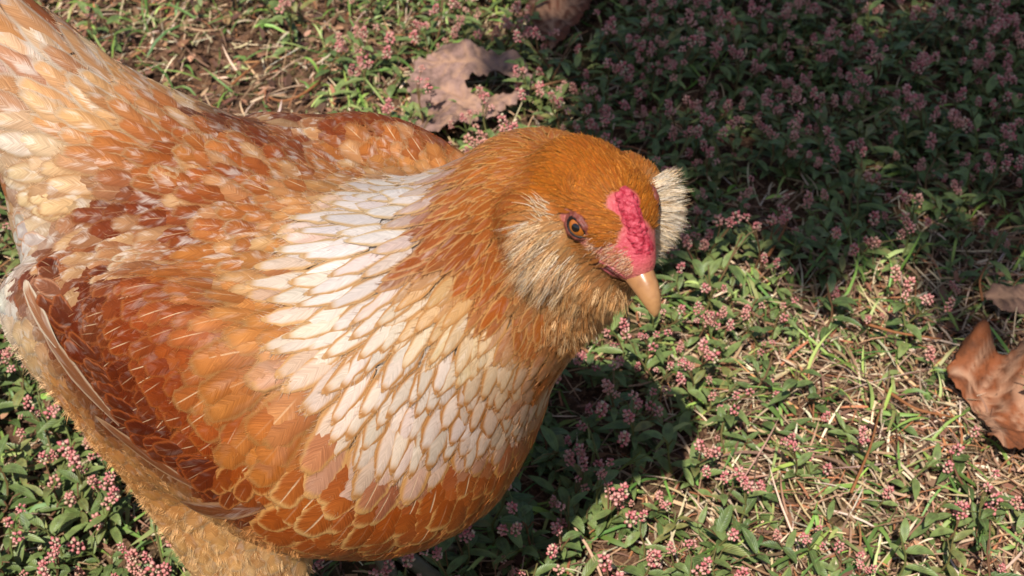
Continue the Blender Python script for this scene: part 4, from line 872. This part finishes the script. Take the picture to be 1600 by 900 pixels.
fallen('large rusty brown curled leaf at the right edge of the photo',[(1480,581),(1497,560),(1523,547),(1542,556),(1562,570),(1580,571),(1598,556),(1640,548),(1690,600),(1680,680),(1640,712),(1600,700),(1566,706),(1542,692),(1549,664),(1536,640),(1520,618),(1496,606)],
  [((1488,583),(1660,640)),((1540,600),(1560,700)),((1560,610),(1600,560)),((1590,622),(1640,700))],lambda x,y:.036*gs(x,y,1520,558,26)-.016*gs(x,y,1548,608,34)+.034*gs(x,y,1610,590,50)-.01*gs(x,y,1590,640,30)+.012*gs(x,y,1555,695,24),(172,100,60),seed=7)
fallen('small grey-brown leaf lying flat at the right edge, above the rusty one',[(1538,462),(1556,452),(1590,450),(1640,456),(1650,478),(1600,489),(1566,483)],[((1540,464),(1645,470))],lambda x,y:.006*gs(x,y,1590,452,40),(156,118,100),z0=.014,seed=9)
# twigs and long stems one can pick out
m=NT('twig'); MTW=m.done(m.mix(m.noise(m.coord(),300,3),lin((150,92,56))*.65,lin((196,132,84))*.65),.7,.2)
for lb,px,zz,rr in (('thin orange dry stem on bare soil behind the tail',[(362,132),(385,112),(408,96)],.012,.0013),('curved brown stem on bare soil above the back',[(500,128),(470,150),(440,160),(420,152)],.010,.0015),
  ('pale straight stalk lying in straw beside the rusty leaf',[(1350,505),(1400,520),(1470,530)],.018,.0012),('reddish stalk running through the straw left of the rusty leaf',[(1385,610),(1430,640),(1490,652)],.016,.0013),
  ('long pale stalk lying in the straw near the lower right corner',[(1330,770),(1360,700),(1375,640)],.022,.0011),('hooked pale stalk at the right edge under the shade',[(1535,470),(1530,440),(1540,415)],.024,.0011),('brown bent stem in shade right of the cheek tuft',[(1200,400),(1225,360),(1235,330)],.02,.0014)):
    k=np.array([gpt(a,b,zz+.004*math.sin(i*2)) for i,(a,b) in enumerate(px)]); c=k[0].copy(); c[2]=0; tt=np.linspace(0,len(k)-1,9); k=np.stack([np.interp(tt,np.arange(len(k)),k[:,i]) for i in range(3)],1)
    k[1:-1]=(k[:-2]+2*k[1:-1]+k[2:])/4; V,F=tube(k-c,np.linspace(rr,rr*.6,9),7); tag(ob('twig',mesh('twig',V,F,mat=MTW),loc=c),lb,'twig')
# ================================================================ TREE behind the camera, whose crown shades the upper right
SH=np.array([.167,.60])         # shadow shift on the ground for each metre of height
TR=np.array([1.9,-2.3,0.])
m=NT('bark'); MBA=m.done(m.mix(m.noise(m.coord(),18,5),(.05,.035,.025),(.13,.095,.07)),.9,.2)
m=NT('tree_leaf'); MTL=m.done(m.mix(m.noise(m.coord(),3,2),(.035,.07,.018),(.07,.11,.03)),.5,.3)
V,F=tube([TR+[0,0,-.1],TR+[.03,.02,.9],TR+[-.1,.06,1.8],TR+[-.35,.2,2.6],TR+[-.5,.3,3.6]],[.16,.13,.11,.09,.03],14)
tree=tag(ob('tree',None,loc=TR),'tree standing behind the camera and shading the ground','tree')
ob('trunk',mesh('trunk',V-TR,F,mat=MBA),tree)
r=np.random.default_rng(5); cl=[]
def shade(px,py,h,rad,n): g=gpt(px,py); cl.append((np.array([g[0]-SH[0]*h,g[1]-SH[1]*h,h]),rad,n))
for px,py,h,rad,n in ((1060,60,2.5,.17,90),(1180,120,2.6,.2,120),(1330,200,2.5,.19,120),(1180,250,2.4,.15,80),(1480,120,2.7,.2,100),(1430,270,2.6,.13,45),(1160,-60,2.8,.25,120),(1350,-40,2.8,.25,120),(1560,240,2.5,.12,60),(990,10,2.7,.12,70),(1600,-20,2.9,.25,220),(1090,200,2.45,.11,80),(1250,320,2.4,.08,30),(1600,480,2.5,.07,24),(1750,150,2.7,.3,260)): shade(px,py,h,rad,n)
LP=[]; cl=[(c,rad*1.12,int(n*.52)) for c,rad,n in cl]
for c,rad,n in cl:
    a=r.normal(size=(n,3)); a/=np.linalg.norm(a,axis=1,keepdims=True); LP.append(c+a*rad*(r.random((n,1))**.4)*[1,1,.6])
    V,F=tube([TR+[-.3,.18,2.45],(TR+[-.3,.18,2.45]+c)/2+[0,0,.1],c],[.03,.018,.005],8); ob('limb',mesh('limb',V-TR,F,mat=MBA),tree)
LP=np.concatenate(LP); n=len(LP)
lv=np.array([(0,0,0),(.3,.32,.02),(.65,.28,.0),(1,0,-.06),(.65,-.28,.0),(.3,-.32,.02)]); lff=np.array([(0,1,2,3),(0,3,4,5)])
az=r.uniform(0,6.28,n); s=r.uniform(.045,.085,n); X=lv[None]*s[:,None,None]; ti=r.normal(0,.5,n)
X=np.stack([X[...,0]*np.cos(ti)[:,None]-X[...,2]*np.sin(ti)[:,None],X[...,1],X[...,0]*np.sin(ti)[:,None]+X[...,2]],-1)
X=np.stack([X[...,0]*np.cos(az)[:,None]-X[...,1]*np.sin(az)[:,None],X[...,0]*np.sin(az)[:,None]+X[...,1]*np.cos(az)[:,None],X[...,2]],-1)+LP[:,None]
tag(ob('crown',mesh('crown',X.reshape(-1,3)-TR,(lff[None]+(np.arange(n)*6)[:,None,None]).reshape(-1,4),mat=MTL),tree),kind='stuff')
